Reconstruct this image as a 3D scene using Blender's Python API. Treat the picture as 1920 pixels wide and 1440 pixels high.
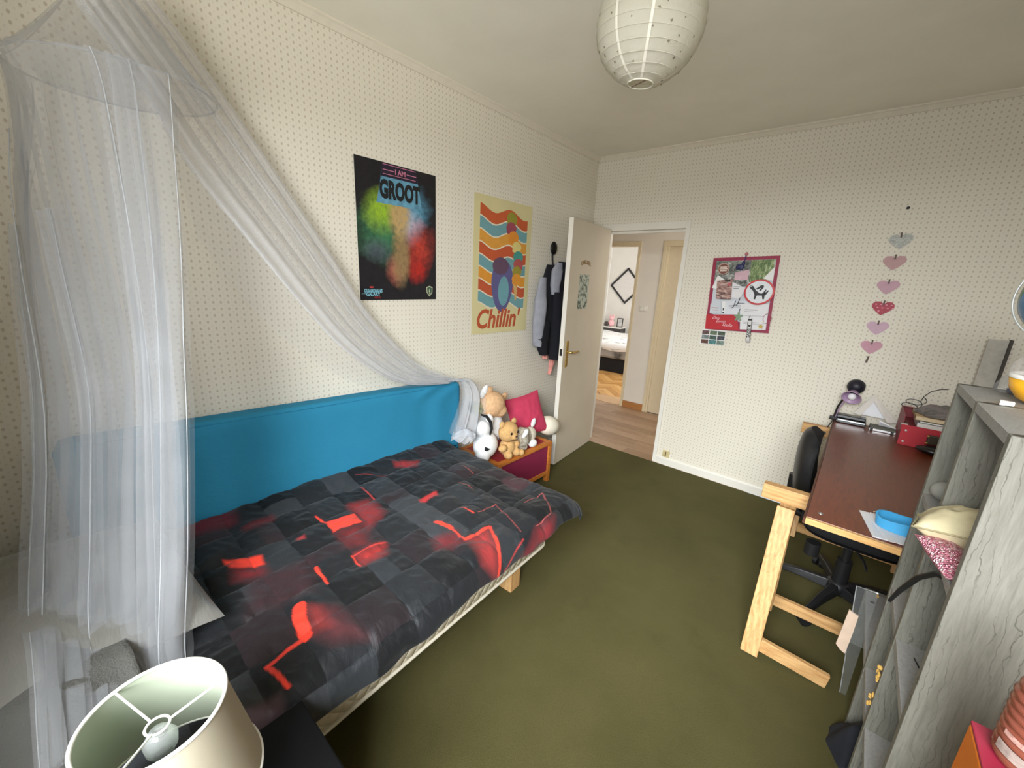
import bpy, bmesh, math, random
from math import sin, cos, pi, sqrt, radians
from mathutils import Vector, Matrix, noise

for _o in list(bpy.data.objects):
    bpy.data.objects.remove(_o, do_unlink=True)
SC = bpy.context.scene
COL = SC.collection
rnd = random.Random(7)

# ------------------------------------------------------------------ camera
CAM = dict(loc=(2.0479, 0.0877, 1.5339), yaw=-0.7006, pitch=0.2522, roll=0.0511, f=761.45)


def make_camera():
    y, p, r = CAM['yaw'], CAM['pitch'], CAM['roll']
    fwd = Vector((sin(y) * cos(p), cos(y) * cos(p), -sin(p)))
    right = Vector((cos(y), -sin(y), 0))
    up = right.cross(fwd)
    r2 = right * cos(r) + up * sin(r)
    u2 = up * cos(r) - right * sin(r)
    cd = bpy.data.cameras.new('camera')
    cd.sensor_width = 36.0
    cd.lens = CAM['f'] / 1920 * 36.0
    cd.clip_start = 0.02
    o = bpy.data.objects.new('camera', cd)
    COL.objects.link(o)
    m = Matrix((r2, u2, -fwd)).transposed().to_4x4()
    m.translation = CAM['loc']
    o.matrix_world = m
    SC.camera = o


make_camera()
SC.view_settings.view_transform = 'Standard'
SC.view_settings.look = 'None'
SC.view_settings.gamma = 1.0
SC.view_settings.use_curve_mapping = False
SC.view_settings.exposure = 0.0

# ------------------------------------------------------------------ sky, daylight and fill lights
world = bpy.data.worlds.new('sky')
SC.world = world
world.use_nodes = True
world.node_tree.nodes['Background'].inputs[0].default_value = (0.80, 0.90, 1.0, 1)
world.node_tree.nodes['Background'].inputs[1].default_value = 1.0


def area_light(name, loc, target, sx, sy, power, color, spread=180):
    ld = bpy.data.lights.new(name, 'AREA')
    ld.shape = 'RECTANGLE'
    ld.size, ld.size_y = sx, sy
    ld.energy = power
    ld.color = color
    ld.spread = math.radians(spread)
    o = bpy.data.objects.new(name, ld)
    COL.objects.link(o)
    o.location = loc
    d = Vector(target) - Vector(loc)
    o.rotation_euler = d.to_track_quat('-Z', 'Y').to_euler()
    return o


# daylight through the window behind the camera
area_light('window_daylight', (2.00, -0.62, 1.70), (1.00, 2.9, 0.45), 1.5, 1.3, 16, (0.97, 0.985, 1.0), 108)
area_light('sky_patch', (3.05, -3.2, 3.3), (1.6, -0.2, 1.3), 4.4, 2.6, 1530, (0.935, 0.98, 1.0))
# fill light added outside, aimed up to lift the ceiling like ground bounce
area_light('ceiling_fill', (4.1, -2.5, 0.2), (0.9, 1.0, 2.6), 2.6, 1.6, 260, (1.0, 0.98, 0.93))
# daylight through the window of the bedroom across the hall
area_light('bedroom_daylight', (1.40, 6.60, 1.5), (-1.5, 7.0, 0.9), 1.4, 1.4, 100, (1.0, 0.98, 0.95))
# area light inside the closed hall, standing in for light spilling in
area_light('hall_fill', (1.45, 4.2, 1.6), (-0.2, 4.5, 0.9), 1.0, 1.6, 16, (1.0, 0.97, 0.93))


# ------------------------------------------------------------------ colour and materials
def lin(c):
    c = c / 255.0
    return c / 12.92 if c <= 0.04045 else ((c + 0.055) / 1.055) ** 2.4


def C(r, g, b, k=1.0):
    return (min(1, lin(r) * k), min(1, lin(g) * k), min(1, lin(b) * k), 1)


class N:
    """small node-tree helper"""

    def __init__(self, name):
        self.m = bpy.data.materials.new(name)
        self.m.use_nodes = True
        self.t = self.m.node_tree
        self.b = self.t.nodes['Principled BSDF']
        self.out = self.t.nodes['Material Output']

    def n(self, ty, **kw):
        nd = self.t.nodes.new(ty)
        for k, v in kw.items():
            setattr(nd, k, v)
        return nd

    def l(self, a, b):
        self.t.links.new(a, b)

    def val(self, sock, x):
        if isinstance(x, (int, float)):
            sock.default_value = x
        elif isinstance(x, tuple):
            sock.default_value = x
        else:
            self.l(x, sock)

    def math(self, op, a, b=0.0, c=None):
        nd = self.n('ShaderNodeMath', operation=op)
        self.val(nd.inputs[0], a)
        self.val(nd.inputs[1], b)
        if c is not None:
            self.val(nd.inputs[2], c)
        return nd.outputs[0]

    def mix(self, f, a, b, blend='MIX'):
        nd = self.n('ShaderNodeMix', data_type='RGBA', blend_type=blend)
        self.val(nd.inputs[0], f)
        self.val(nd.inputs[6], a)
        self.val(nd.inputs[7], b)
        return nd.outputs[2]

    def coords(self, kind='Object'):
        return self.n('ShaderNodeTexCoord').outputs[kind]

    def mapping(self, vec, scale=(1, 1, 1), rot=(0, 0, 0), loc=(0, 0, 0)):
        nd = self.n('ShaderNodeMapping')
        self.l(vec, nd.inputs[0])
        nd.inputs['Scale'].default_value = scale
        nd.inputs['Rotation'].default_value = rot
        nd.inputs['Location'].default_value = loc
        return nd.outputs[0]

    def noise(self, vec, scale, detail=3, rough=0.5, dist=0.0):
        nd = self.n('ShaderNodeTexNoise')
        if vec is not None:
            self.l(vec, nd.inputs['Vector'])
        nd.inputs['Scale'].default_value = scale
        nd.inputs['Detail'].default_value = detail
        nd.inputs['Roughness'].default_value = rough
        nd.inputs['Distortion'].default_value = dist
        return nd.outputs[0]

    def ramp(self, f, stops):
        nd = self.n('ShaderNodeValToRGB')
        self.l(f, nd.inputs[0])
        el = nd.color_ramp.elements
        el[0].position, el[0].color = stops[0]
        el[1].position, el[1].color = stops[-1]
        for p, c in stops[1:-1]:
            e = el.new(p)
            e.color = c
        return nd.outputs[0]

    def bump(self, h, strength=0.3, dist=0.01):
        nd = self.n('ShaderNodeBump')
        nd.inputs['Strength'].default_value = strength
        nd.inputs['Distance'].default_value = dist
        self.l(h, nd.inputs['Height'])
        self.l(nd.outputs[0], self.b.inputs['Normal'])

    def color(self, x):
        self.val(self.b.inputs['Base Color'], x)

    def set(self, rough=0.6, metal=0.0, spec=None, **kw):
        self.b.inputs['Roughness'].default_value = rough
        self.b.inputs['Metallic'].default_value = metal
        if spec is not None:
            self.b.inputs['Specular IOR Level'].default_value = spec
        for k, v in kw.items():
            self.b.inputs[k.replace('_', ' ')].default_value = v
        return self


def plain(name, col, rough=0.6, metal=0.0, var=0.12, scale=30, bump=0.0, bscale=200, spec=None, **kw):
    """one colour with a light uneven grain"""
    n = N(name)
    co = n.coords()
    f = n.noise(co, scale, 3)
    dk = tuple(c * (1 - var) for c in col[:3]) + (1,)
    lt = tuple(min(1, c * (1 + var)) for c in col[:3]) + (1,)
    n.color(n.ramp(f, [(0.3, dk), (0.7, lt)]))
    if bump:
        n.bump(n.noise(co, bscale, 3), bump, 0.004)
    n.set(rough, metal, spec, **kw)
    return n.m


def wallpaper(name, axis, base, dot):
    n = N(name)
    pos = n.n('ShaderNodeNewGeometry').outputs['Position']
    s = n.n('ShaderNodeSeparateXYZ')
    n.l(pos, s.inputs[0])
    h = s.outputs[axis]
    z = s.outputs[2]
    pitch = 0.0268

    def lattice(off, rx, rz, soft):
        a = n.math('SUBTRACT', n.math('FRACT', n.math('ADD', n.math('DIVIDE', h, pitch), off)), 0.5)
        b = n.math('SUBTRACT', n.math('FRACT', n.math('ADD', n.math('DIVIDE', z, pitch), off)), 0.5)
        a = n.math('DIVIDE', a, rx)
        b = n.math('DIVIDE', b, rz)
        d = n.math('ADD', n.math('MULTIPLY', a, a), n.math('MULTIPLY', b, b))
        mr = n.n('ShaderNodeMapRange')
        mr.inputs[1].default_value = 1.0 - soft
        mr.inputs[2].default_value = 1.0 + soft
        mr.inputs[3].default_value = 1.0
        mr.inputs[4].default_value = 0.0
        n.l(d, mr.inputs[0])
        return mr.outputs[0]

    big = lattice(0.0, 0.15, 0.21, 0.45)
    small = lattice(0.5, 0.08, 0.13, 0.6)
    wob = n.noise(pos, 130, 2)
    mottled = n.noise(pos, 1.6, 3)
    ground = n.mix(mottled, tuple(c * 0.96 for c in base[:3]) + (1,), base)
    c1 = n.mix(n.math('MULTIPLY', big, n.math('MULTIPLY_ADD', wob, 0.7, 0.5)), ground, dot)
    c2 = n.mix(n.math('MULTIPLY', small, 0.35), c1, dot)
    n.color(c2)
    n.bump(n.math('ADD', n.math('MULTIPLY', big, 0.6), n.noise(pos, 260, 2)), 0.12, 0.002)
    n.set(0.8, spec=0.25)
    return n.m


def wood(name, light, dark, axis=0, scale=6.0, rough=0.5, stretch=14, bump=0.08, knots=True):
    n = N(name)
    co = n.coords()
    sc = [stretch, stretch, stretch]
    sc[axis] = 1.2
    v = n.mapping(co, tuple(sc))
    f = n.noise(v, scale, 4, 0.6, 1.6)
    wv = n.n('ShaderNodeTexWave', wave_type='RINGS', rings_direction='XYZ'[axis])
    n.l(n.mapping(co, tuple(x * 0.35 for x in sc)), wv.inputs[0])
    wv.inputs['Scale'].default_value = scale * 0.8
    wv.inputs['Distortion'].default_value = 4.0
    wv.inputs['Detail'].default_value = 2
    g = n.math('ADD', n.math('MULTIPLY', f, 0.86), n.math('MULTIPLY', wv.outputs[1], 0.14))
    n.color(n.ramp(g, [(0.25, dark), (0.62, light)]))
    n.bump(f, bump, 0.003)
    n.set(rough, spec=0.35)
    return n.m


def fabric_net(name, alpha, tint=(0.60, 0.62, 0.66, 1)):
    """tulle: part light passes between the threads, part is scattered by them"""
    n = N(name)
    co = n.coords()
    tr = n.n('ShaderNodeBsdfTransparent')
    di = n.n('ShaderNodeBsdfDiffuse')
    tl = n.n('ShaderNodeBsdfTranslucent')
    di.inputs[0].default_value = tint
    tl.inputs[0].default_value = tint
    m1 = n.n('ShaderNodeMixShader')
    m1.inputs[0].default_value = 0.35
    n.l(di.outputs[0], m1.inputs[1])
    n.l(tl.outputs[0], m1.inputs[2])
    f = n.noise(co, 420, 2)
    g = n.noise(co, 9, 3)
    fac = n.math('MULTIPLY', n.math('MULTIPLY_ADD', f, 0.6, 0.7), n.math('MULTIPLY_ADD', g, 0.6, 0.7))
    fac = n.math('MULTIPLY', fac, alpha)
    m2 = n.n('ShaderNodeMixShader')
    n.l(fac, m2.inputs[0])
    n.l(tr.outputs[0], m2.inputs[1])
    n.l(m1.outputs[0], m2.inputs[2])
    n.l(m2.outputs[0], n.out.inputs[0])
    return n.m


def glassy(name, col=(1, 1, 1, 1), alpha=0.2, rough=0.08):
    """thin clear plastic film or sheet"""
    n = N(name)
    tr = n.n('ShaderNodeBsdfTransparent')
    tr.inputs[0].default_value = col
    gl = n.n('ShaderNodeBsdfGlossy')
    gl.inputs['Roughness'].default_value = rough
    df = n.n('ShaderNodeBsdfDiffuse')
    df.inputs[0].default_value = (0.85, 0.87, 0.88, 1)
    a = n.n('ShaderNodeMixShader')
    a.inputs[0].default_value = 0.5
    n.l(gl.outputs[0], a.inputs[1])
    n.l(df.outputs[0], a.inputs[2])
    m = n.n('ShaderNodeMixShader')
    n.val(m.inputs[0], n.math('MULTIPLY', n.math('MULTIPLY_ADD', n.noise(n.coords(), 18, 2), 0.8, 0.6), alpha))
    n.l(tr.outputs[0], m.inputs[1])
    n.l(a.outputs[0], m.inputs[2])
    n.l(m.outputs[0], n.out.inputs[0])
    return n.m


# ------------------------------------------------------------------ mesh building
ROOTM = {}


class MB:
    def __init__(self):
        self.v, self.f, self.mi, self.sm = [], [], [], []

    def add(self, verts, faces, mi=0, smooth=False):
        k = len(self.v)
        self.v += [Vector(p) for p in verts]
        for fc in faces:
            self.f.append([i + k for i in fc])
            self.mi.append(mi)
            self.sm.append(smooth)
        return self

    def box(self, c, s, rot=None, mi=0):
        x, y, z = s[0] / 2, s[1] / 2, s[2] / 2
        vs = [Vector(p) for p in ((-x, -y, -z), (x, -y, -z), (x, y, -z), (-x, y, -z), (-x, -y, z), (x, -y, z), (x, y, z), (-x, y, z))]
        if rot is not None:
            vs = [rot @ p for p in vs]
        c = Vector(c)
        return self.add([p + c for p in vs], [(3, 2, 1, 0), (4, 5, 6, 7), (0, 1, 5, 4), (1, 2, 6, 5), (2, 3, 7, 6), (3, 0, 4, 7)], mi)

    def b2(self, a, b, mi=0):
        return self.box([(a[i] + b[i]) / 2 for i in range(3)], [abs(b[i] - a[i]) for i in range(3)], None, mi)

    def bar(self, p0, p1, w, h, up=(0, 0, 1), mi=0):
        """rectangular bar from p0 to p1, w across, h along up"""
        p0, p1 = Vector(p0), Vector(p1)
        d = p1 - p0
        x = d.normalized()
        y = Vector(up).cross(x)
        if y.length < 1e-6:
            y = Vector((0, 1, 0)).cross(x)
        y.normalize()
        z = x.cross(y)
        return self.box((p0 + p1) / 2, (d.length, w, h), Matrix((x, y, z)).transposed(), mi)

    def tube(self, pts, r, n=8, mi=0, caps=True, closed=False):
        pts = [Vector(p) for p in pts]
        rs = r if isinstance(r, (list, tuple)) else [r] * len(pts)
        k = len(pts)
        vs, fs = [], []
        prev = None
        for i, p in enumerate(pts):
            a = pts[(i - 1) % k] if (closed or i > 0) else p
            b = pts[(i + 1) % k] if (closed or i < k - 1) else p
            t = (b - a).normalized()
            if prev is None:
                u = t.orthogonal().normalized()
            else:
                u = (prev - t * prev.dot(t))
                u = u.normalized() if u.length > 1e-6 else t.orthogonal().normalized()
            prev = u
            w = t.cross(u)
            for j in range(n):
                an = 2 * pi * j / n
                vs.append(p + (u * cos(an) + w * sin(an)) * rs[i])
        for i in range(k if closed else k - 1):
            i2 = (i + 1) % k
            for j in range(n):
                fs.append((i * n + j, i * n + (j + 1) % n, i2 * n + (j + 1) % n, i2 * n + j))
        self.add(vs, fs, mi, True)
        if caps and not closed:
            self.add(vs[:n], [tuple(reversed(range(n)))], mi)
            self.add(vs[-n:], [tuple(range(n))], mi)
        return self

    def cyl(self, p0, p1, r0, r1=None, n=20, mi=0, caps=True):
        return self.tube([p0, p1], [r0, r0 if r1 is None else r1], n, mi, caps)

    def lathe(self, prof, c=(0, 0, 0), n=32, mi=0, axis=None, smooth=True):
        """prof: (radius, height) pairs turned about z through c (or about axis matrix)"""
        c = Vector(c)
        vs, fs = [], []
        for r, z in prof:
            for j in range(n):
                a = 2 * pi * j / n
                p = Vector((r * cos(a), r * sin(a), z))
                vs.append(c + (axis @ p if axis is not None else p))
        for i in range(len(prof) - 1):
            for j in range(n):
                fs.append((i * n + j, i * n + (j + 1) % n, (i + 1) * n + (j + 1) % n, (i + 1) * n + j))
        return self.add(vs, fs, mi, smooth)

    def ball(self, c, r, n=16, m=10, rot=None, mi=0):
        c = Vector(c)
        r = (r, r, r) if isinstance(r, (int, float)) else r
        vs, fs = [], []
        for i in range(m + 1):
            th = pi * i / m
            for j in range(n):
                ph = 2 * pi * j / n
                p = Vector((r[0] * sin(th) * cos(ph), r[1] * sin(th) * sin(ph), r[2] * cos(th)))
                vs.append(c + (rot @ p if rot is not None else p))
        for i in range(m):
            for j in range(n):
                fs.append((i * n + j, (i + 1) * n + j, (i + 1) * n + (j + 1) % n, i * n + (j + 1) % n))
        return self.add(vs, fs, mi, True)

    def grid(self, fn, nu, nv, mi=0, smooth=True, flip=False):
        vs = [fn(i / (nu - 1), j / (nv - 1)) for j in range(nv) for i in range(nu)]
        fs = []
        for j in range(nv - 1):
            for i in range(nu - 1):
                q = (j * nu + i, j * nu + i + 1, (j + 1) * nu + i + 1, (j + 1) * nu + i)
                fs.append(tuple(reversed(q)) if flip else q)
        return self.add(vs, fs, mi, smooth)

    def prism(self, poly, M, z0, z1, mi=0):
        """flat outline in the frame M, from height z0 to z1"""
        k = len(poly)
        lo = [M @ Vector((p[0], p[1], z0)) for p in poly]
        hi = [M @ Vector((p[0], p[1], z1)) for p in poly]
        fs = [tuple(range(k, 2 * k)), tuple(reversed(range(k)))]
        fs += [(i, (i + 1) % k, k + (i + 1) % k, k + i) for i in range(k)]
        return self.add(lo + hi, fs, mi)

    def xf(self, M):
        self.v = [M @ p for p in self.v]
        return self

    def build(self, name, mats, parent=None, bevel=0.0, subsurf=0, solid=0.0, remesh=0.0, smooth_it=0, auto=False):
        me = bpy.data.meshes.new(name)
        if parent is not None:
            inv = ROOTM[parent.name].inverted()
            off = None
            vs = [inv @ p for p in self.v]
        else:
            xs = [p.x for p in self.v]
            ys = [p.y for p in self.v]
            zs = [p.z for p in self.v]
            off = Vector(((min(xs) + max(xs)) / 2, (min(ys) + max(ys)) / 2, min(zs)))
            vs = [p - off for p in self.v]
        me.from_pydata([tuple(p) for p in vs], [], self.f)
        if not isinstance(mats, (list, tuple)):
            mats = [mats]
        for m in mats:
            me.materials.append(m)
        me.polygons.foreach_set('material_index', self.mi)
        me.polygons.foreach_set('use_smooth', [True if auto else s for s in self.sm])
        me.update()
        o = bpy.data.objects.new(name, me)
        COL.objects.link(o)
        if parent is not None:
            o.parent = parent
            ROOTM[o.name] = ROOTM[parent.name]
        else:
            o.location = off
            ROOTM[o.name] = Matrix.Translation(off)
        if remesh:
            md = o.modifiers.new('fuse', 'REMESH')
            md.mode = 'VOXEL'
            md.voxel_size = remesh
            md.use_smooth_shade = True
            if smooth_it:
                md = o.modifiers.new('soften', 'SMOOTH')
                md.iterations = smooth_it
                md.factor = 0.5
        if solid:
            md = o.modifiers.new('thickness', 'SOLIDIFY')
            md.thickness = solid
            md.offset = 0
        if bevel:
            md = o.modifiers.new('bevel', 'BEVEL')
            md.width = bevel
            md.segments = 2
            md.limit_method = 'ANGLE'
            md.angle_limit = radians(50)
        if subsurf:
            md = o.modifiers.new('subdivide', 'SUBSURF')
            md.levels = md.render_levels = subsurf
        return o


def tag(o, label=None, cat=None, group=None, kind=None):
    if label:
        o['label'] = label
    if cat:
        o['category'] = cat
    if group:
        o['group'] = group
    if kind:
        o['kind'] = kind
    return o


def thing(name, label, cat, loc, rotz=0.0, group=None):
    o = bpy.data.objects.new(name, None)
    o.empty_display_size = 0.05
    COL.objects.link(o)
    o.location = loc
    o.rotation_euler = (0, 0, rotz)
    ROOTM[o.name] = Matrix.Translation(Vector(loc)) @ Matrix.Rotation(rotz, 4, 'Z')
    return tag(o, label, cat, group)


def struct(mb, name, mat, parent=None, **kw):
    o = mb.build(name, mat, parent, **kw)
    if parent is None:
        o['kind'] = 'structure'
    return o


def frame(origin, x, y):
    x, y = Vector(x).normalized(), Vector(y).normalized()
    z = x.cross(y)
    m = Matrix((x, y, z)).transposed().to_4x4()
    m.translation = origin
    return m


def LEFT(y, z, off=0.0):      # picture plane on the left wall: x runs along +Y
    return frame((off, y, z), (0, 1, 0), (0, 0, 1))


def BACK(x, z, off=0.0, rot=0.0):      # picture plane on the back wall
    m = frame((x, YB - off, z), (1, 0, 0), (0, 0, 1))
    return m @ Matrix.Rotation(rot, 4, 'Z')


def text(s, size, mat, M, parent, name='lettering', ext=0.0003, shear=0.0, sx=1.0, align='LEFT', bold=0.0, z=0.001):
    cu = bpy.data.curves.new(name, 'FONT')
    cu.body = s
    cu.size = size
    cu.shear = shear
    cu.align_x = align
    cu.offset = bold
    cu.extrude = ext
    cu.resolution_u = 3
    tmp = bpy.data.objects.new(name, cu)
    COL.objects.link(tmp)
    me = bpy.data.meshes.new_from_object(tmp)
    bpy.data.objects.remove(tmp, do_unlink=True)
    mb = MB()
    vs = [M @ Vector((v.co.x * sx, v.co.y, v.co.z + z)) for v in me.vertices]
    mb.add(vs, [tuple(p.vertices) for p in me.polygons])
    bpy.data.meshes.remove(me)
    return mb.build(name, mat, parent)


def rect(w, h, x=0.0, y=0.0):
    return [(x, y), (x + w, y), (x + w, y + h), (x, y + h)]


def ell(cx, cy, rx, ry, n=24):
    return [(cx + rx * cos(2 * pi * i / n), cy + ry * sin(2 * pi * i / n)) for i in range(n)]


def lerp(a, b, t):
    return a + (b - a) * t


def poly_at(pts, t):
    """point on a polyline (Catmull-Rom through the control points), t in 0..1"""
    k = len(pts) - 1
    s = min(max(t, 0), 1) * k
    i = min(int(s), k - 1)
    f = s - i
    p = [Vector(pts[min(max(j, 0), k)]) for j in (i - 1, i, i + 1, i + 2)]
    return 0.5 * ((2 * p[1]) + (p[2] - p[0]) * f + (2 * p[0] - 5 * p[1] + 4 * p[2] - p[3]) * f * f + (3 * p[1] - p[0] - 3 * p[2] + p[3]) * f ** 3)


def pillow_mb(w, h, t, M, n=28, pinch=0.35, wr=0.0, seed=0):
    """a stuffed cushion: two bulged faces meeting at a seam, corners drawn out"""
    mb = MB()

    def fn(sgn):
        def g(u, v):
            a, b = u * 2 - 1, v * 2 - 1
            bulge = max(0, (1 - abs(a) ** 2.6)) ** 0.62 * max(0, (1 - abs(b) ** 2.6)) ** 0.62
            kx = 1 - 0.10 * pinch * (1 - b * b)
            ky = 1 - 0.10 * pinch * (1 - a * a)
            q = Vector((a * 4 + seed, b * 4, sgn))
            z = sgn * (t / 2 * bulge) + wr * noise.noise(q) * bulge
            return M @ Vector((a * w / 2 * kx, b * h / 2 * ky, z))
        return g
    mb.grid(fn(1), n, n)
    mb.grid(fn(-1), n, n, flip=True)
    return mb


# ------------------------------------------------------------------ dimensions
YB = 3.554          # back wall
HC = 2.60           # ceiling
XR = 2.95           # right wall
YF = -0.45          # window wall behind the camera
YH = 4.919          # wall across the hall
# ------------------------------------------------------------------ shared materials
PAPER_L = wallpaper('wallpaper_left', 1, C(232, 226, 211), C(198, 186, 168))
PAPER_B = wallpaper('wallpaper_back', 0, C(232, 226, 211), C(198, 186, 168))
WHITE_PAINT = plain('white_paint', C(232, 228, 218), 0.45, var=0.03, scale=4)
CEIL_PAINT = plain('ceiling_paint', C(240, 237, 222), 0.85, var=0.03, scale=3, bump=0.1, bscale=220)
DOOR_PAINT = plain('door_paint', C(206, 194, 174), 0.5, var=0.04, scale=3)
BLACK_PLASTIC = plain('black_plastic', C(26, 26, 28), 0.42, var=0.1)
BLACK_FABRIC = plain('black_fabric', C(20, 20, 23), 0.9, var=0.25, scale=90, bump=0.2, bscale=500)
WHITE_PAPER = plain('white_paper', C(236, 236, 240), 0.7, var=0.03, scale=12)
BRASS = plain('brass', C(190, 160, 95), 0.3, 0.9, var=0.08)
STEEL = plain('steel', C(190, 190, 190), 0.28, 0.95, var=0.05)
PINE = wood('pine', C(214, 172, 118), C(178, 128, 76), 0, 5.0, 0.5, 12)
PINE_Z = wood('pine_upright', C(214, 172, 118), C(178, 128, 76), 2, 5.0, 0.5, 12)

# ------------------------------------------------------------------ the room
n = N('carpet')
_pos = n.n('ShaderNodeNewGeometry').outputs['Position']
_f = n.noise(_pos, 2.2, 5, 0.62)
_fine = n.noise(_pos, 420, 2)
_base = n.ramp(_f, [(0.25, C(76, 71, 43)), (0.5, C(86, 81, 50)), (0.78, C(95, 89, 56))])
_st = n.noise(n.mapping(_pos, (1, 1, 1), (0, 0, 0.7), (3.1, 1.7, 0)), 3.0, 5, 0.6)
_stain = n.ramp(_st, [(0.60, (0, 0, 0, 1)), (0.74, (1, 1, 1, 1))])
_c = n.mix(n.math('MULTIPLY', _stain, 0.35), _base, C(50, 49, 30))
n.color(n.mix(n.math('MULTIPLY', _fine, 0.5), _c, tuple(x * 0.55 for x in C(90, 86, 50)[:3]) + (1,)))
n.bump(_fine, 0.5, 0.006)
n.set(0.95, spec=0.1)
n.b.inputs['Sheen Weight'].default_value = 0.25
n.b.inputs['Sheen Tint'].default_value = C(120, 118, 80)
CARPET = n.m

struct(MB().b2((-0.07, YF - 0.1, -0.05), (XR + 0.07, YB - 0.02, 0)), 'floor', CARPET)
struct(MB().b2((-0.07, YF - 0.1, HC), (XR + 0.07, YB + 0.07, HC + 0.06)), 'ceiling', CEIL_PAINT)
struct(MB().b2((-0.07, YF, 0), (0, YB + 0.07, HC)), 'wall_left', PAPER_L)
struct(MB().b2((0, YB, 0), (0.13, YB + 0.07, HC)).b2((0.13, YB, 2.03), (0.862, YB + 0.07, HC)).b2((0.862, YB, 0), (XR, YB + 0.07, HC)), 'wall_back', PAPER_B)
struct(MB().b2((XR, YF, 0), (XR + 0.07, YB + 0.07, HC)), 'wall_right', PAPER_L)
wx0, wx1, wz0, wz1 = 1.30, 2.75, 0.95, 2.30
struct(MB().b2((-0.07, YF - 0.1, 0), (wx0, YF, HC)).b2((wx1, YF - 0.1, 0), (XR + 0.07, YF, HC)).b2((wx0, YF - 0.1, 0), (wx1, YF, wz0)).b2((wx0, YF - 0.1, wz1), (wx1, YF, HC)), 'wall_front', PAPER_B)
win = MB()
for x in (wx0 + 0.03, wx1 - 0.03):
    win.b2((x - 0.03, YF - 0.08, wz0), (x + 0.03, YF - 0.03, wz1))
for z in (wz0 + 0.03, wz1 - 0.03):
    win.b2((wx0 + 0.06, YF - 0.08, z - 0.03), (wx1 - 0.06, YF - 0.03, z + 0.03))
struct(win, 'window_1', WHITE_PAINT)


def skirting(name, a, b, nrm, h=0.07, t=0.014):
    a, b, nrm = Vector(a), Vector(b), Vector(nrm)
    mb = MB()
    prof = [(0, 0), (t, 0), (t, h - 0.012), (t * 0.5, h), (0, h)]
    vs = [p + nrm * q[0] + Vector((0, 0, q[1])) for p in (a, b) for q in prof]
    k = len(prof)
    fs = [(i, (i + 1) % k, k + (i + 1) % k, k + i) for i in range(k)] + [tuple(range(k)), tuple(reversed(range(k, 2 * k)))]
    mb.add(vs, fs)
    return struct(mb, name, WHITE_PAINT)


skirting('baseboard_back', (0.875, YB, 0), (XR, YB, 0), (0, -1, 0))
skirting('baseboard_left', (0, YF, 0), (0, YB, 0), (1, 0, 0))


def cove(name, a, b, nrm, s=0.034):
    a, b, nrm = Vector(a), Vector(b), Vector(nrm)
    prof = [(0, 0), (0, -s), (s * 0.25, -s), (s * 0.45, -s * 0.72), (s * 0.72, -s * 0.40), (s, -s * 0.22), (s, 0)]
    vs = [p + nrm * q[0] + Vector((0, 0, q[1])) for p in (a, b) for q in prof]
    k = len(prof)
    mb = MB().add(vs, [(i, (i + 1) % k, k + (i + 1) % k, k + i) for i in range(k)] + [tuple(range(k)), tuple(reversed(range(k, 2 * k)))])
    return struct(mb, name, plain('cove_paint', C(226, 219, 202), 0.6, var=0.03) if 'cove_paint' not in bpy.data.materials else bpy.data.materials['cove_paint'])


cove('trim_1', (0, YF, HC), (0, YB, HC), (1, 0, 0))
cove('trim_2', (0, YB, HC), (XR, YB, HC), (0, -1, 0))

# door frame (architrave and lining) and the leaf standing open
fr = MB()
fr.b2((0.842, YB - 0.014, 0), (0.875, YB + 0.008, 2.046))
fr.b2((0.110, YB - 0.014, 1.990), (0.842, YB + 0.008, 2.046))
fr.b2((0.110, YB - 0.014, 0), (0.165, YB + 0.008, 1.990))
fr.b2((0.842, YB + 0.008, 0), (0.862, YB + 0.085, 2.03))
fr.b2((0.13, YB + 0.008, 0), (0.165, YB + 0.085, 2.03))
fr.b2((0.165, YB + 0.008, 1.990), (0.842, YB + 0.085, 2.03))
fr.b2((0.165, YB + 0.040, 1.970), (0.842, YB + 0.060, 1.990))
struct(fr, 'trim_3', WHITE_PAINT, bevel=0.002)

HX, HY = 0.206, 3.525
EX, EY = 0.278, 2.800
ld = Vector((EX - HX, EY - HY, 0))
LW = ld.length
ld.normalize()
DM = frame((HX, HY, 0), ld, (0, 0, 1))            # z of this frame points to the leaf's hidden side
if DM.to_3x3().col[2].x > 0:
    SGN = 1.0
else:
    SGN = -1.0
leaf = thing('door_1', None, None, (HX, HY, 0))
leaf['kind'] = 'structure'


def on_leaf(x, z, d):
    """point on the leaf: x from the hinge, z up, d out of the visible face"""
    return DM @ Vector((x, z, SGN * d))


lm = MB()
a8 = [on_leaf(x, z, d) for d in (-0.038, 0.0) for x, z in ((0, 0.008), (LW, 0.008), (LW, 2.0), (0, 2.0))]
lm.add(a8, [(0, 1, 2, 3), (7, 6, 5, 4), (0, 4, 5, 1), (1, 5, 6, 2), (2, 6, 7, 3), (3, 7, 4, 0)])
lf = lm.build('leaf', DOOR_PAINT, leaf, bevel=0.002)
em = MB()
a8 = [on_leaf(LW + e, z, d) for e in (0.0002, 0.0022) for z, d in ((0.01, -0.037), (0.01, -0.001), (1.998, -0.001), (1.998, -0.037))]
em.add(a8, [(3, 2, 1, 0), (4, 5, 6, 7), (0, 1, 5, 4), (1, 2, 6, 5), (2, 3, 7, 6), (3, 0, 4, 7)])
tag(em.build('edge_strip', WHITE_PAINT, leaf), 'white edge of the beige door')
hd = MB()
p = [on_leaf(LW - 0.06 + dx, z, d) for d in (0, 0.006) for dx, z in ((-0.019, 0.86), (0.019, 0.86), (0.019, 1.075), (-0.019, 1.075))]
hd.add(p, [(0, 1, 2, 3), (7, 6, 5, 4), (0, 4, 5, 1), (1, 5, 6, 2), (2, 6, 7, 3), (3, 7, 4, 0)])
pl = hd.build('handle_plate', BRASS, leaf, bevel=0.002)
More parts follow.
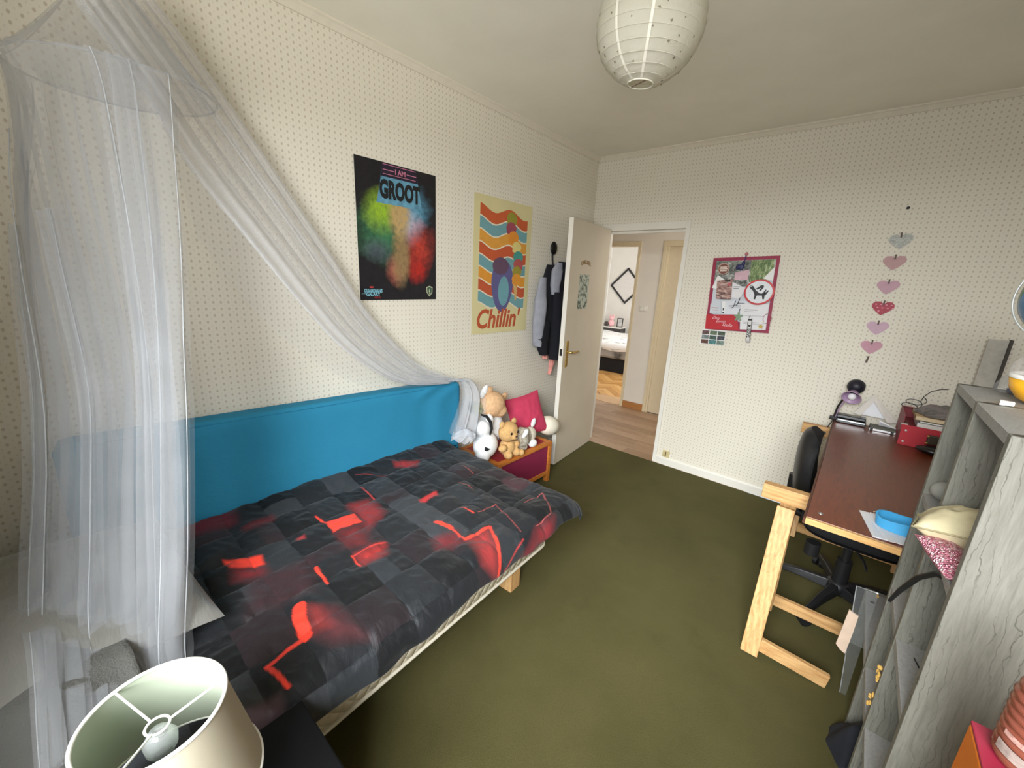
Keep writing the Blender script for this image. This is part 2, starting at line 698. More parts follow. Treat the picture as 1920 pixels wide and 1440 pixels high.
hm = MB().tube([on_leaf(LW - 0.06, 0.985, 0.004), on_leaf(LW - 0.06, 0.985, 0.042), on_leaf(LW - 0.067, 0.985, 0.05), on_leaf(LW - 0.12, 0.982, 0.052), on_leaf(LW - 0.175, 0.985, 0.05)], [0.009, 0.009, 0.009, 0.008, 0.007], 12)
hm.build('handle', BRASS, leaf)
MB().box(on_leaf(LW + 0.003, 0.985, -0.019), (0.02, 0.004, 0.055)).build('latch', BLACK_PLASTIC, leaf)

# things stuck on the leaf
LEAFM = frame(on_leaf(0, 0, 0), -ld, (0, 0, 1))     # x toward the hinge, as one reads it
xl = lambda y: (y - HY) * 1.0
n = N('comic_print')
co = n.coords()
vor = n.n('ShaderNodeTexVoronoi', feature='F1')
n.l(co, vor.inputs[0])
vor.inputs['Scale'].default_value = 26
f1 = n.noise(co, 30, 3)
n.color(n.mix(n.ramp(f1, [(0.47, (0, 0, 0, 1)), (0.6, (1, 1, 1, 1))]), C(184, 190, 176), C(74, 86, 72)))
n.set(0.6)
tag(MB().prism(rect(0.175, 0.275, -(HY - 2.975) * 1.0, 1.325), LEAFM, 0.0006, 0.002).build('door_poster', n.m), 'small grey green picture sheet stuck on the open beige door', 'poster')
lt = thing('door_letters', 'arc of little wooden letters glued above the picture on the door', 'letters', on_leaf(0.47, 1.66, 0))
TAN = plain('tan_letters', C(150, 122, 84), 0.7)
for i in range(7):
    xx = -(HY - 2.975) + 0.008 + i * 0.026
    zz = 1.665 + 0.018 * sin(pi * (i + 0.5) / 7)
    hh = 0.03
    kind = i % 3
    mb = MB()
    if kind == 0:
        mb.prism(rect(0.007, hh, xx, zz), LEAFM, 0.0005, 0.004).prism(rect(0.012, 0.007, xx + 0.007, zz), LEAFM, 0.0005, 0.004)
    elif kind == 1:
        mb.prism(rect(0.006, hh, xx, zz), LEAFM, 0.0005, 0.004).prism(rect(0.006, hh, xx + 0.013, zz), LEAFM, 0.0005, 0.004).prism(rect(0.007, 0.006, xx + 0.006, zz + 0.012), LEAFM, 0.0005, 0.004)
    else:
        mb.prism(rect(0.006, hh, xx, zz), LEAFM, 0.0005, 0.004)
        for q in (0, 0.012, 0.024):
            mb.prism(rect(0.011, 0.006, xx + 0.006, zz + q), LEAFM, 0.0005, 0.004)
    mb.build('letter', TAN, lt)

# ------------------------------------------------------------------ hall and far bedroom
HALL_PAINT = plain('hall_paint', C(216, 208, 196), 0.8, var=0.03, scale=4, bump=0.15, bscale=150)
SUB = plain('subfloor', C(70, 52, 38), 0.9)
hf = struct(MB().b2((-1.6, YB - 0.02, -0.05), (1.6, YH + 0.1, -0.012)), 'floor.001', SUB)
LAM = [wood('laminate_%s' % w, C(*a), C(*b), 0, 3.0, 0.35, 16, 0.03) for w, a, b in (('mid', (176, 146, 118), (140, 108, 82)), ('light', (184, 154, 126), (150, 118, 92)), ('dark', (166, 136, 108), (130, 100, 76)))]
k = 0
yy = YB - 0.02
row = 0
while yy < YH - 0.02:
    w = min(0.128, YH - yy)
    xs = [-1.6, -0.62 + 0.41 * (row % 3) - 0.3, 0.55 + 0.3 * (row % 2), 1.6]
    for i in range(3):
        if -0.9 < xs[i + 1] and xs[i] < 1.2:
            MB().b2((xs[i] + 0.0008, yy + 0.0008, -0.0115), (xs[i + 1] - 0.0008, yy + w - 0.0008, 0)).build('plank', LAM[(row * 2 + i) % 3], hf, bevel=0.0008)
    yy += w
    row += 1
# wall across the hall, with an open doorway on the left and a closed door on the right
struct(MB().b2((-1.6, YH, 0), (-0.96, YH + 0.08, HC)).b2((-0.96, YH, 2.0), (-0.13, YH + 0.08, HC)).b2((-0.13, YH, 0), (0.16, YH + 0.08, HC)).b2((0.16, YH, 2.0), (0.98, YH + 0.08, HC)).b2((0.98, YH, 0), (1.6, YH + 0.08, HC)), 'wall_hall', HALL_PAINT)
struct(MB().b2((-1.67, YB + 0.07, 0), (-1.6, YH + 0.08, HC)), 'wall_hall.001', HALL_PAINT)
struct(MB().b2((1.6, YB + 0.07, 0), (1.67, YH + 0.08, HC)), 'wall_hall.002', HALL_PAINT)
struct(MB().b2((-1.67, YB + 0.071, 0), (-0.07, YB + 0.10, HC)), 'wall_hall.003', HALL_PAINT)
struct(MB().b2((-1.67, YB + 0.07, HC), (1.67, YH + 0.08, HC + 0.06)), 'ceiling.001', CEIL_PAINT)
FRAME_PAINT = plain('beige_frame_paint', C(208, 192, 160), 0.5, var=0.03)
struct(MB().b2((-0.158, YH - 0.014, 0), (-0.122, YH + 0.09, 2.045)).b2((-0.99, YH - 0.014, 1.988), (-0.158, YH + 0.09, 2.045)).b2((-0.99, YH - 0.014, 0), (-0.95, YH + 0.09, 1.988)), 'trim_4', FRAME_PAINT, bevel=0.002)
struct(MB().b2((0.147, YH - 0.014, 0), (0.185, YH + 0.08, 2.045)).b2((0.185, YH - 0.006, 0), (0.210, YH + 0.08, 1.985)).b2((0.185, YH - 0.014, 1.985), (1.0, YH + 0.08, 2.045)), 'trim_5', FRAME_PAINT, bevel=0.002)
d2 = thing('door_2', None, None, (0.21, YH + 0.03, 0))
d2['kind'] = 'structure'
MB().b2((0.211, YH + 0.015, 0.006), (0.97, YH + 0.05, 1.984)).build('leaf', plain('hall_door_paint', C(206, 190, 160), 0.5, var=0.03), d2)
MB().tube([(0.90, YH + 0.015, 1.0), (0.90, YH - 0.03, 1.0), (0.80, YH - 0.035, 1.0)], 0.008, 10).build('handle', BRASS, d2)
BWOOD = wood('skirting_wood', C(176, 122, 70), C(146, 92, 48), 0, 4)
struct(MB().b2((-0.122, YH - 0.013, 0), (0.147, YH, 0.085)), 'baseboard_hall', BWOOD, bevel=0.003)
sw = thing('light_switch', 'white double light switch on the hall wall beyond the doorway', 'switch', (-0.005, YH, 1.27))
MB().b2((-0.055, YH - 0.008, 1.235), (0.043, YH, 1.308)).build('plate', plain('switch_plastic', C(214, 208, 196), 0.4), sw, bevel=0.003)
for x in (-0.031, 0.012):
    MB().b2((x - 0.013, YH - 0.013, 1.25), (x + 0.017, YH - 0.008, 1.293)).build('rocker', plain('rocker_plastic', C(222, 217, 206), 0.35), sw, bevel=0.002)

# far bedroom
YFB = 8.30
bfl = struct(MB().b2((-3.2, YH + 0.1, -0.05), (1.6, YFB, -0.013)), 'floor.002', SUB)
PAR = [wood('parquet_%s' % w, C(*a), C(*b), 0, 4.0, 0.3, 14, 0.03) for w, a, b in (('honey', (206, 160, 98), (176, 126, 70)), ('gold', (216, 174, 114), (188, 140, 84)), ('amber', (192, 144, 84), (160, 112, 60)))]
bl, bw = 0.36, 0.09
pm = MB().b2((-bl / 2, -bw / 2, -0.0125), (bl / 2 - 0.002, bw / 2 - 0.002, 0))
proto = {}
cnt = 0
s2 = sqrt(0.5)
for gx in range(-40, 40):
    for gy in range(-40, 40):
        q = (gx - gy) % 8
        if q == 0:
            a, b, th = (gx + 2) * bw, (gy + 0.5) * bw, 0.0
        elif q == 7:
            a, b, th = (gx + 0.5) * bw, (gy + 2) * bw, pi / 2
        else:
            continue
        x = (a - b) * s2 - 0.9
        y = (a + b) * s2 + 5.9
        if not (-2.1 < x < 0.1 and YH + 0.10 + 0.14 < y < 6.95):
            continue
        m = PAR[(gx * 7 + gy * 3) % 3]
        if m.name not in proto:
            o = pm.build('parquet_block', m, bfl)
            o.data.transform(Matrix.Translation(ROOTM[bfl.name].translation))
            proto[m.name] = o
        else:
            o = proto[m.name].copy()
            COL.objects.link(o)
        o.matrix_local = ROOTM[bfl.name].inverted() @ Matrix.Translation((x, y, 0.0)) @ Matrix.Rotation(pi / 4 + th, 4, 'Z')
        cnt += 1
struct(MB().b2((-0.95, YH - 0.01, -0.012), (-0.16, YH + 0.30, 0.004)), 'trim_6', wood('threshold_wood', C(196, 164, 128), C(170, 134, 98), 0))
BED_WALL = plain('bedroom_paint', C(214, 210, 204), 0.8, var=0.02, scale=5)
struct(MB().b2((-3.2, YFB, 0), (1.6, YFB + 0.07, HC)), 'wall_far', BED_WALL)
struct(MB().b2((-2.36, YH + 0.1, 0), (-2.29, YFB, HC)), 'wall_far.001', plain('bedroom_white', C(232, 232, 228), 0.8, var=0.02))
struct(MB().b2((1.6, YH + 0.08, 0), (1.67, YFB, HC)), 'wall_far.002', BED_WALL)
struct(MB().b2((-3.2, YH + 0.08, HC), (1.67, YFB + 0.07, HC + 0.06)), 'ceiling.002', plain('bedroom_ceiling', C(236, 234, 228), 0.85))
# picture hung as a diamond
dm = frame((-1.865, YFB - 0.001, 1.515), (1, 0, 0), (0, 0, 1)) @ Matrix.Rotation(pi / 4, 4, 'Z')
dp = thing('diamond_picture', 'black framed picture hung as a diamond in the far bedroom', 'picture', (-1.865, YFB, 1.515))
hs = 0.262
mb = MB()
for sx, sy, w, h in ((-hs, -hs, 2 * hs, 0.036), (-hs, hs - 0.036, 2 * hs, 0.036), (-hs, -hs + 0.036, 0.036, 2 * hs - 0.072), (hs - 0.036, -hs + 0.036, 0.036, 2 * hs - 0.072)):
    mb.prism(rect(w, h, sx, sy), dm, 0.0, 0.022)
mb.build('picture_frame', BLACK_PLASTIC, dp)
MB().prism(rect(2 * hs - 0.07, 2 * hs - 0.07, -hs + 0.035, -hs + 0.035), dm, 0.0, 0.010).build('print', plain('pale_print', C(206, 202, 198), 0.6, var=0.06, scale=60), dp)
# bed in the far bedroom
fb = thing('far_bed', 'bed with floral bedding in the far bedroom beyond the hall', 'bed', (-1.2, 7.4, 0))
MB().b2((-2.2, 6.72, 0), (-0.1, 7.95, 0.27)).build('bed_base', BLACK_FABRIC, fb, bevel=0.02)
n = N('floral_cover')
co = n.coords()
vo = n.n('ShaderNodeTexVoronoi', feature='F1')
n.l(n.mapping(co, (1, 1, 1), (0, 0, 0), (0.1, 0.2, 0.05)), vo.inputs[0])
vo.inputs['Scale'].default_value = 3.6
wv = n.noise(co, 9, 3)
d = n.math('ADD', vo.outputs[0], n.math('MULTIPLY', wv, 0.35))
n.color(n.ramp(d, [(0.26, C(150, 146, 142)), (0.34, C(50, 47, 47)), (0.46, C(62, 58, 57)), (0.54, C(130, 126, 122)), (0.75, C(158, 154, 150))]))
n.set(0.8)
MB().b2((-2.22, 6.68, 0.25), (-0.08, 7.96, 0.47)).build('mattress_skirt', n.m, fb, bevel=0.04)
n = N('white_duvet')
co = n.coords()
f = n.noise(n.mapping(co, (1, 3, 3)), 5, 4, 0.6, 1.2)
n.color(n.ramp(f, [(0.36, C(120, 122, 122)), (0.43, C(240, 241, 243))]))
n.set(0.8)


def fdv(u, v):
    x = -2.24 + 2.18 * u
    if v < 0.3:
        t = v / 0.3
        return Vector((x, 6.665 - 0.02 * sin(pi * t), 0.40 + 0.13 * t + 0.012 * sin(u * 23) * (1 - t)))
    t = (v - 0.3) / 0.7
    return Vector((x, 6.67 + 1.28 * t, 0.53 + 0.05 * sin(pi * min(1, t * 1.3)) + 0.06 * t * (1 - u) + 0.015 * noise.noise(Vector((u * 6, t * 5, 0)))))


tag(MB().grid(fdv, 50, 24).build('far_duvet', n.m, None), 'rumpled white duvet with grey print on the far bed', 'duvet')
ns = thing('far_nightstand', 'small pale nightstand beside the bed in the far bedroom', 'nightstand', (-1.95, 8.12, 0))
mb = MB()
for x in (-2.13, -1.79):
    for y in (8.02, 8.26):
        MB().b2((x - 0.015, y - 0.015, 0), (x + 0.015, y + 0.015, 0.64)).build('leg', BLACK_PLASTIC, ns)
MB().b2((-2.16, 7.99, 0.64), (-1.76, 8.28, 0.665)).build('table_top', plain('pale_top', C(226, 222, 214), 0.4), ns, bevel=0.003)
MB().b2((-2.14, 8.0, 0.52), (-1.78, 8.27, 0.638)).build('drawer', plain('dark_drawer', C(70, 66, 64), 0.5), ns)
pf = thing('framed_photo', 'small black photo frame standing on the far nightstand', 'picture frame', (-1.83, 8.1, 0.665), radians(20))
Mx = ROOTM[pf.name] @ Matrix.Rotation(radians(-10), 4, 'X')
mb = MB()
for x0, x1, z0, z1 in ((-0.062, -0.045, 0, 0.19), (0.045, 0.062, 0, 0.19), (-0.045, 0.045, 0, 0.017), (-0.045, 0.045, 0.173, 0.19)):
    mb.b2((x0, -0.008, z0), (x1, 0.008, z1))
mb.xf(Mx).build('frame', BLACK_PLASTIC, pf)
MB().b2((-0.045, -0.002, 0.017), (0.045, 0.004, 0.173)).xf(Mx).build('photo', plain('grey_photo', C(176, 174, 172), 0.5, var=0.3, scale=14), pf)
pk = thing('pink_plush', 'pink soft toy sitting on the far nightstand', 'soft toy', (-2.03, 8.1, 0.665))
PINK_FUR = plain('pink_fur', C(226, 176, 180), 0.9, var=0.15, scale=60)
MB().ball((-2.03, 8.1, 0.735), (0.07, 0.06, 0.075)).build('body', PINK_FUR, pk)
MB().ball((-2.02, 8.09, 0.84), 0.052).build('head', PINK_FUR, pk)
for q in (-0.04, 0.04):
    MB().ball((-2.02 + q, 8.09, 0.89), (0.018, 0.014, 0.03)).build('ear', PINK_FUR, pk)
tag(MB().ball((-2.11, 8.06, 0.715), (0.055, 0.045, 0.05)).build('dark_pouch', plain('dark_pouch', C(66, 56, 56), 0.8)), 'dark rounded pouch beside the pink toy on the far nightstand', 'pouch')
# ------------------------------------------------------------------ posters on the left wall
def flat(name, col, rough=0.55, var=0.05, scale=20):
    return plain(name, col, rough, var=var, scale=scale)


def nebula():
    n = N('nebula_print')
    co = n.coords()
    s = n.n('ShaderNodeSeparateXYZ')
    n.l(co, s.inputs[0])
    wob = n.noise(co, 9, 4, 0.6)
    fine = n.noise(co, 42, 4, 0.65)
    col = n.mix(fine, C(14, 14, 17), C(44, 42, 46))

    def blob(c, y, z, ry, rz, color, soft=0.6, gain=1.0):
        a = n.math('DIVIDE', n.math('SUBTRACT', s.outputs[1], y), ry)
        b = n.math('DIVIDE', n.math('SUBTRACT', s.outputs[2], z), rz)
        d = n.math('SQRT', n.math('ADD', n.math('MULTIPLY', a, a), n.math('MULTIPLY', b, b)))
        d = n.math('ADD', d, n.math('MULTIPLY_ADD', wob, 0.9, -0.45))
        mr = n.n('ShaderNodeMapRange')
        mr.inputs[1].default_value = 1.0
        mr.inputs[2].default_value = 1.0 - soft
        mr.inputs[3].default_value = 0.0
        mr.inputs[4].default_value = gain
        n.l(d, mr.inputs[0])
        f = n.math('MULTIPLY', mr.outputs[0], n.math('MULTIPLY_ADD', fine, 1.9, 0.0))
        nd = n.n('ShaderNodeClamp')
        n.l(f, nd.inputs[0])
        return n.mix(nd.outputs[0], c, color)

    # origin: bottom middle of the sheet; sheet is 0.50 x 0.70
    col = blob(col, -0.10, 0.36, 0.20, 0.20, C(64, 120, 84), 0.8, 0.9)
    col = blob(col, -0.12, 0.46, 0.12, 0.13, C(150, 186, 52), 0.8, 1.0)
    col = blob(col, -0.05, 0.53, 0.09, 0.06, C(206, 206, 84), 0.8, 0.9)
    col = blob(col, 0.10, 0.50, 0.13, 0.14, C(92, 150, 178), 0.8, 1.0)
    col = blob(col, 0.07, 0.40, 0.10, 0.11, C(186, 190, 208), 0.8, 0.8)
    col = blob(col, 0.13, 0.30, 0.13, 0.16, C(196, 66, 52), 0.9, 0.85)
    col = blob(col, 0.12, 0.17, 0.09, 0.10, C(186, 44, 36), 0.8, 0.8)
    col = blob(col, -0.03, 0.17, 0.07, 0.10, C(214, 120, 100), 0.9, 0.6)
    col = blob(col, -0.14, 0.26, 0.10, 0.08, C(90, 86, 110), 0.9, 0.6)
    # plain tan cloud in place of the printed figure
    col = blob(col, 0.005, 0.25, 0.065, 0.20, C(150, 124, 86), 0.55, 0.95)
    col = blob(col, 0.0, 0.44, 0.085, 0.13, C(190, 160, 108), 0.55, 1.0)
    n.color(col)
    n.set(0.42, spec=0.35)
    return n.m


PM = frame((0, 0, 0), (0, 1, 0), (0, 0, 1))
py0, pz0, pw, ph = 1.230, 1.387, 0.504, 0.700
pt = thing('space_poster', 'dark poster with a rainbow nebula on the left wall, left of the striped one', 'poster', (0.0, py0 + pw / 2, pz0))
F1 = frame((0.0, py0, pz0), (0, 1, 0.006), (0, -0.006, 1))
sheet = MB().prism(rect(pw, ph), F1, 0.002, 0.004)
sheet.build('sheet', nebula(), pt)
# light beam behind the lettering
DEEP = flat('beam_dark', C(34, 26, 46))
BEAM = flat('beam_blue', C(96, 150, 176), var=0.25, scale=30)
MB().prism([(0.150, 0.665), (0.370, 0.675), (0.385, 0.60), (0.405, 0.50), (0.115, 0.50), (0.140, 0.60)], F1, 0.004, 0.0044).build('beam', BEAM, pt)
MB().prism([(0.155, 0.698), (0.365, 0.698), (0.378, 0.632), (0.146, 0.632)], F1, 0.004, 0.0048).build('header', DEEP, pt)
PNK = flat('print_pink', C(196, 120, 146))
mb = MB()
for q in (0.690, 0.664, 0.644):
    if q == 0.664:
        mb.prism(rect(0.070, 0.004, 0.158, q), F1, 0.0048, 0.0051).prism(rect(0.062, 0.004, 0.305, q), F1, 0.0048, 0.0051)
    else:
        mb.prism(rect(0.205, 0.003, 0.158, q), F1, 0.0048, 0.0051)
mb.build('lines', PNK, pt)
text('I AM', 0.034, PNK, F1 @ Matrix.Translation((0.264, 0.654, 0.0045)), pt, 'lettering', align='CENTER', bold=0.0012)
text('GROOT', 0.118, flat('print_black', C(22, 24, 28)), F1 @ Matrix.Translation((0.262, 0.532, 0.0045)), pt, 'lettering', align='CENTER', bold=0.0065, sx=0.60)
BLU = flat('print_blue', C(126, 184, 200))
text('GUARDIANS', 0.025, BLU, F1 @ Matrix.Translation((0.022, 0.040, 0.0035)), pt, 'lettering', bold=0.001, sx=0.78)
text('GALAXY', 0.025, BLU, F1 @ Matrix.Translation((0.034, 0.022, 0.0035)), pt, 'lettering', bold=0.001, sx=0.85)
text('OF THE', 0.008, BLU, F1 @ Matrix.Translation((0.008, 0.030, 0.0035)), pt, 'lettering')
text('VOL.2', 0.014, flat('print_red', C(190, 50, 60)), F1 @ Matrix.Translation((0.082, 0.008, 0.0035)), pt, 'lettering')
MB().prism(rect(0.022, 0.008, 0.055, 0.064), F1, 0.004, 0.0046).build('red_tab', flat('print_red2', C(190, 60, 60)), pt)
sh = MB().prism([(0.432, 0.072), (0.455, 0.080), (0.478, 0.072), (0.476, 0.040), (0.455, 0.016), (0.434, 0.040)], F1, 0.004, 0.0046)
shp = sh.build('shield_emblem', flat('print_pale_green', C(186, 192, 160)), pt)
MB().prism([(0.437, 0.068), (0.455, 0.074), (0.473, 0.068), (0.471, 0.042), (0.455, 0.023), (0.439, 0.042)], F1, 0.0046, 0.0050).build('shield_field', flat('print_dark_green', C(58, 84, 66)), shp)
MB().prism([(0.455, 0.066), (0.461, 0.045), (0.457, 0.045), (0.457, 0.030), (0.453, 0.030), (0.453, 0.045), (0.449, 0.045)], F1, 0.0050, 0.0053).build('shield_mark', flat('print_pale_green2', C(186, 192, 160)), shp)
qy0, qz0, qw, qh = 2.045, 1.146, 0.602, 0.916
pt2 = thing('wave_poster', 'cream poster with wavy orange and blue stripes and the word Chillin\'', 'poster', (0.0, qy0 + qw / 2, qz0))
F2 = frame((0.0, qy0, qz0), (0, 1, 0), (0, 0, 1))
MB().prism(rect(qw, qh), F2, 0.002, 0.0035).build('sheet', plain('cream_sheet', C(216, 206, 156), 0.6, var=0.03, scale=6), pt2)
cols = [C(198, 92, 48), C(112, 160, 166), C(220, 156, 62), C(196, 88, 48), C(112, 160, 166), C(222, 150, 50), C(192, 86, 50), C(112, 160, 166)]
sx0, sx1 = 0.055, 0.552


def wave(x, zc):
    return zc + 0.026 * sin(2 * pi * (x - 0.02) / 0.33 + 1.35) + 0.008 * sin(2 * pi * (x) / 0.6)


for i, cc in enumerate(cols):
    zt = 0.838 - i * 0.0805
    zb = zt - 0.071
    xs = [lerp(sx0, sx1, q / 30) for q in range(31)]
    poly = [(x, wave(x, zt)) for x in xs] + [(x, wave(x, zb)) for x in reversed(xs)]
    MB().prism(poly, F2, 0.0035, 0.0040).build('stripe', flat('stripe_print', cc, 0.6, 0.04), pt2)
    poly = [(x, wave(x, zb)) for x in xs] + [(x, wave(x, zb - 0.0095)) for x in reversed(xs)]
    MB().prism(poly, F2, 0.0035, 0.0039).build('stripe_line', bpy.data.materials.get('stripe_white') or flat('stripe_white', C(230, 220, 196)), pt2)
scoops = [(0.375, 0.800, 0.056, C(150, 146, 50)), (0.372, 0.735, 0.056, C(158, 72, 88)), (0.400, 0.675, 0.058, C(224, 142, 46)), (0.440, 0.612, 0.052, C(222, 206, 130)), (0.462, 0.545, 0.056, C(70, 150, 140)), (0.466, 0.492, 0.054, C(176, 84, 84)), (0.455, 0.440, 0.052, C(156, 146, 52)), (0.455, 0.385, 0.054, C(222, 150, 50))]
for i, (x, z, r, cc) in enumerate(scoops):
    pts = []
    for a in range(36):
        an = 2 * pi * a / 36
        rr = r * (1 + (0.10 * sin(an * 7) if sin(an) < 0 else 0))
        pts.append((x + rr * cos(an), z + rr * 0.82 * sin(an)))
    MB().prism(pts, F2, 0.0040, 0.0043 + i * 0.0003).build('scoop', flat('scoop_print', cc), pt2)
MB().prism([(0.420, 0.350), (0.470, 0.356), (0.462, 0.235), (0.448, 0.232)], F2, 0.0040, 0.0048).build('cone', flat('cone_print', C(206, 170, 112)), pt2)
BLOB = flat('blob_print', C(96, 92, 140), 0.6, 0.10, 8)
MB().prism([(0.30 + 0.115 * cos(a) * (1 + 0.18 * sin(a)) , 0.335 + 0.185 * sin(a)) for a in [2 * pi * i / 40 for i in range(40)]], F2, 0.0040, 0.0044).build('violet_shape', BLOB, pt2)
MB().prism(ell(0.315, 0.30, 0.058, 0.105, 30), F2, 0.0044, 0.0047).build('teal_shape', flat('teal_print', C(110, 162, 172)), pt2)
MB().prism(ell(0.275, 0.475, 0.085, 0.060, 30), F2, 0.0044, 0.0048).build('violet_shape', flat('mauve_print', C(98, 72, 96)), pt2)
RST = flat('rust_print', C(184, 82, 44))
text("Chillin'", 0.185, RST, F2 @ Matrix.Translation((0.035, 0.042, 0.0035)), pt2, 'lettering', shear=0.22, bold=0.005, sx=0.90)

# coat hook, jacket and scarf beside the door
hk = thing('coat_hook', 'black wall hook with an oval top above the hanging jacket', 'hook', (0, 2.93, 1.70))
HOOKM = plain('black_iron', C(22, 22, 22), 0.45, 0.4)
MB().ball((0.025, 2.925, 1.795), (0.018, 0.040, 0.052), rot=None).build('knob', HOOKM, hk)
MB().tube([(0.006, 2.935, 1.775), (0.010, 2.94, 1.70), (0.018, 2.945, 1.64), (0.05, 2.945, 1.63), (0.06, 2.945, 1.66)], 0.007, 8).build('stem', HOOKM, hk)
NAVY = plain('navy_fleece', C(17, 18, 26), 0.95, var=0.2, scale=40, bump=0.3, bscale=300)
GREYF = plain('grey_lining', C(150, 152, 162), 0.9, var=0.08, scale=20, bump=0.2, bscale=120)
jk = thing('jacket', 'black and grey hooded jacket hanging on the left wall behind the door', 'jacket', (0.06, 2.93, 0.90))


def drape(prof, depth, x0, folds=3, amp=0.012, seed=0, n=26, m=34):
    """hanging cloth body: prof = [(z, y_left, y_right)] from the top down, closed front and back"""
    mb = MB()

    def pt_(v):
        k = len(prof) - 1
        s = min(v, 0.9999) * k
        i = int(s)
        f = s - i
        f = f * f * (3 - 2 * f)
        return [lerp(prof[i][q], prof[i + 1][q], f) for q in range(3)]

    def fn(u, v):
        z, a, b = pt_(v)
        an = 2 * pi * u
        yc, hw = (a + b) / 2, (b - a) / 2
        y = yc - hw * cos(an)
        fold = amp * sin(folds * pi * 2 * u + seed + 2 * v) * min(1, v * 3)
        x = x0 + (depth * sin(an) + fold * (sin(an))) * (0.55 + 0.45 * min(1, v * 3))
        x += 0.010 * noise.noise(Vector((y * 9, z * 6, seed))) * sin(an)
        return Vector((x, y, z))
    mb.grid(fn, n * 2, m)
    top = [fn(i / (n * 2 - 1), 0) for i in range(n * 2 - 1)]
    bot = [fn(i / (n * 2 - 1), 1) for i in range(n * 2 - 1)]
    mb.add(top, [tuple(range(len(top)))]).add(bot, [tuple(reversed(range(len(bot))))])
    return mb


drape([(1.66, 2.80, 3.08), (1.50, 2.74, 3.12), (1.25, 2.72, 3.13), (1.05, 2.74, 3.12), (0.93, 2.80, 3.10)], 0.055, 0.062, 4, 0.012).build('body', NAVY, jk)
drape([(1.69, 2.92, 3.06), (1.60, 2.89, 3.08), (1.48, 2.87, 3.08), (1.42, 2.90, 3.06)], 0.05, 0.095, 2, 0.008, 1).build('hood', NAVY, jk)
drape([(1.68, 2.86, 2.93), (1.62, 2.81, 2.93), (1.50, 2.805, 2.90), (1.43, 2.82, 2.91)], 0.03, 0.115, 2, 0.006, 2).build('hood_lining', GREYF, jk)
drape([(1.56, 2.69, 2.76), (1.40, 2.655, 2.77), (1.20, 2.645, 2.77), (1.06, 2.66, 2.74), (1.02, 2.68, 2.72)], 0.04, 0.085, 2, 0.008, 3).build('grey_panel', GREYF, jk)
drape([(1.22, 2.72, 2.84), (1.08, 2.67, 2.83), (0.99, 2.70, 2.82), (0.945, 2.74, 2.81)], 0.035, 0.10, 2, 0.006, 4).build('hem', NAVY, jk)
drape([(1.45, 2.83, 2.99), (1.20, 2.83, 2.98), (1.0, 2.835, 2.975), (0.90, 2.845, 2.965)], 0.045, 0.13, 2, 0.006, 5).build('sleeve', NAVY, jk)
PKC = plain('pink_cloth', C(224, 150, 140), 0.9, var=0.12, scale=40)
sc = thing('pink_scarf', 'pale pink scarf ends hanging out below the black jacket', 'scarf', (0.06, 2.92, 0.78))
for (a, b) in (((1.02, 2.80, 2.86), (0.90, 2.81, 2.86)), ((0.98, 2.90, 2.96), (0.80, 2.91, 2.95)), ((0.98, 2.93, 2.97), (0.755, 2.90, 2.93))):
    drape([a, ((a[0] + b[0]) / 2, a[1] + 0.01, a[2]), b], 0.012, 0.075, 3, 0.006, a[1] * 9, 12, 12).build('scarf_end', PKC, sc)
# ------------------------------------------------------------------ bed against the left wall
BR = 0.051
bed = thing('single_bed', 'single bed with cream quilted base under the dark checked duvet', 'bed', (0.992, 1.704, 0), BR)
BM = ROOTM[bed.name]
BW, BL = 0.84, 1.90


def bedp(x, y, z):
    """bed frame: x from the front edge toward the wall, y from the foot toward the head"""
    return BM @ Vector((-x, -y, z))


n = N('quilted_cover')
co = n.coords()
sp = n.n('ShaderNodeSeparateXYZ')
n.l(co, sp.inputs[0])
hh = n.math('ADD', sp.outputs[0], sp.outputs[1])
p1 = n.math('ABSOLUTE', n.math('SINE', n.math('MULTIPLY', n.math('ADD', hh, n.math('MULTIPLY', sp.outputs[2], 0.9)), 62)))
p2 = n.math('ABSOLUTE', n.math('SINE', n.math('MULTIPLY', n.math('SUBTRACT', hh, n.math('MULTIPLY', sp.outputs[2], 0.9)), 62)))
q = n.math('POWER', n.math('MULTIPLY', p1, p2), 0.45)
n.color(n.mix(n.noise(co, 12, 3), C(206, 194, 170), C(220, 211, 190)))
n.bump(q, 0.55, 0.012)
n.set(0.75, spec=0.3)
QUILT = n.m
IVORY = plain('ivory_piping', C(226, 218, 200), 0.6, var=0.04)


def round_slab(w, l, z0, z1, r, fn, e=0.0):
    """rounded rectangular slab in the bed frame"""
    mb = MB()
    prof = []
    for (cx, cy, a0) in ((r, r, 180), (w - r, r, 270), (w - r, l - r, 0), (r, l - r, 90)):
        for i in range(7):
            a = radians(a0 + 90 * i / 6)
            prof.append((cx + (r + e) * cos(a), cy + (r + e) * sin(a)))
    k = len(prof)
    lv = [(z0, -0.012), (z0 + 0.012, 0.0), ((z0 + z1) / 2, 0.006), (z1 - 0.012, 0.0), (z1, -0.012)]
    vs = []
    for z, o in lv:
        for i, (x, y) in enumerate(prof):
            cx, cy = w / 2, l / 2
            vs.append(fn(x + (o if x > cx else -o), y + (o if y > cy else -o), z))
    fs = []
    for j in range(len(lv) - 1):
        for i in range(k):
            fs.append((j * k + (i + 1) % k, j * k + i, (j + 1) * k + i, (j + 1) * k + (i + 1) % k))
    mb.add(vs, fs, 0, True)
    mb.add(vs[-k:], [tuple(reversed(range(k)))]).add(vs[:k], [tuple(range(k))])
    return mb, [fn(x, y, 0) for x, y in prof]


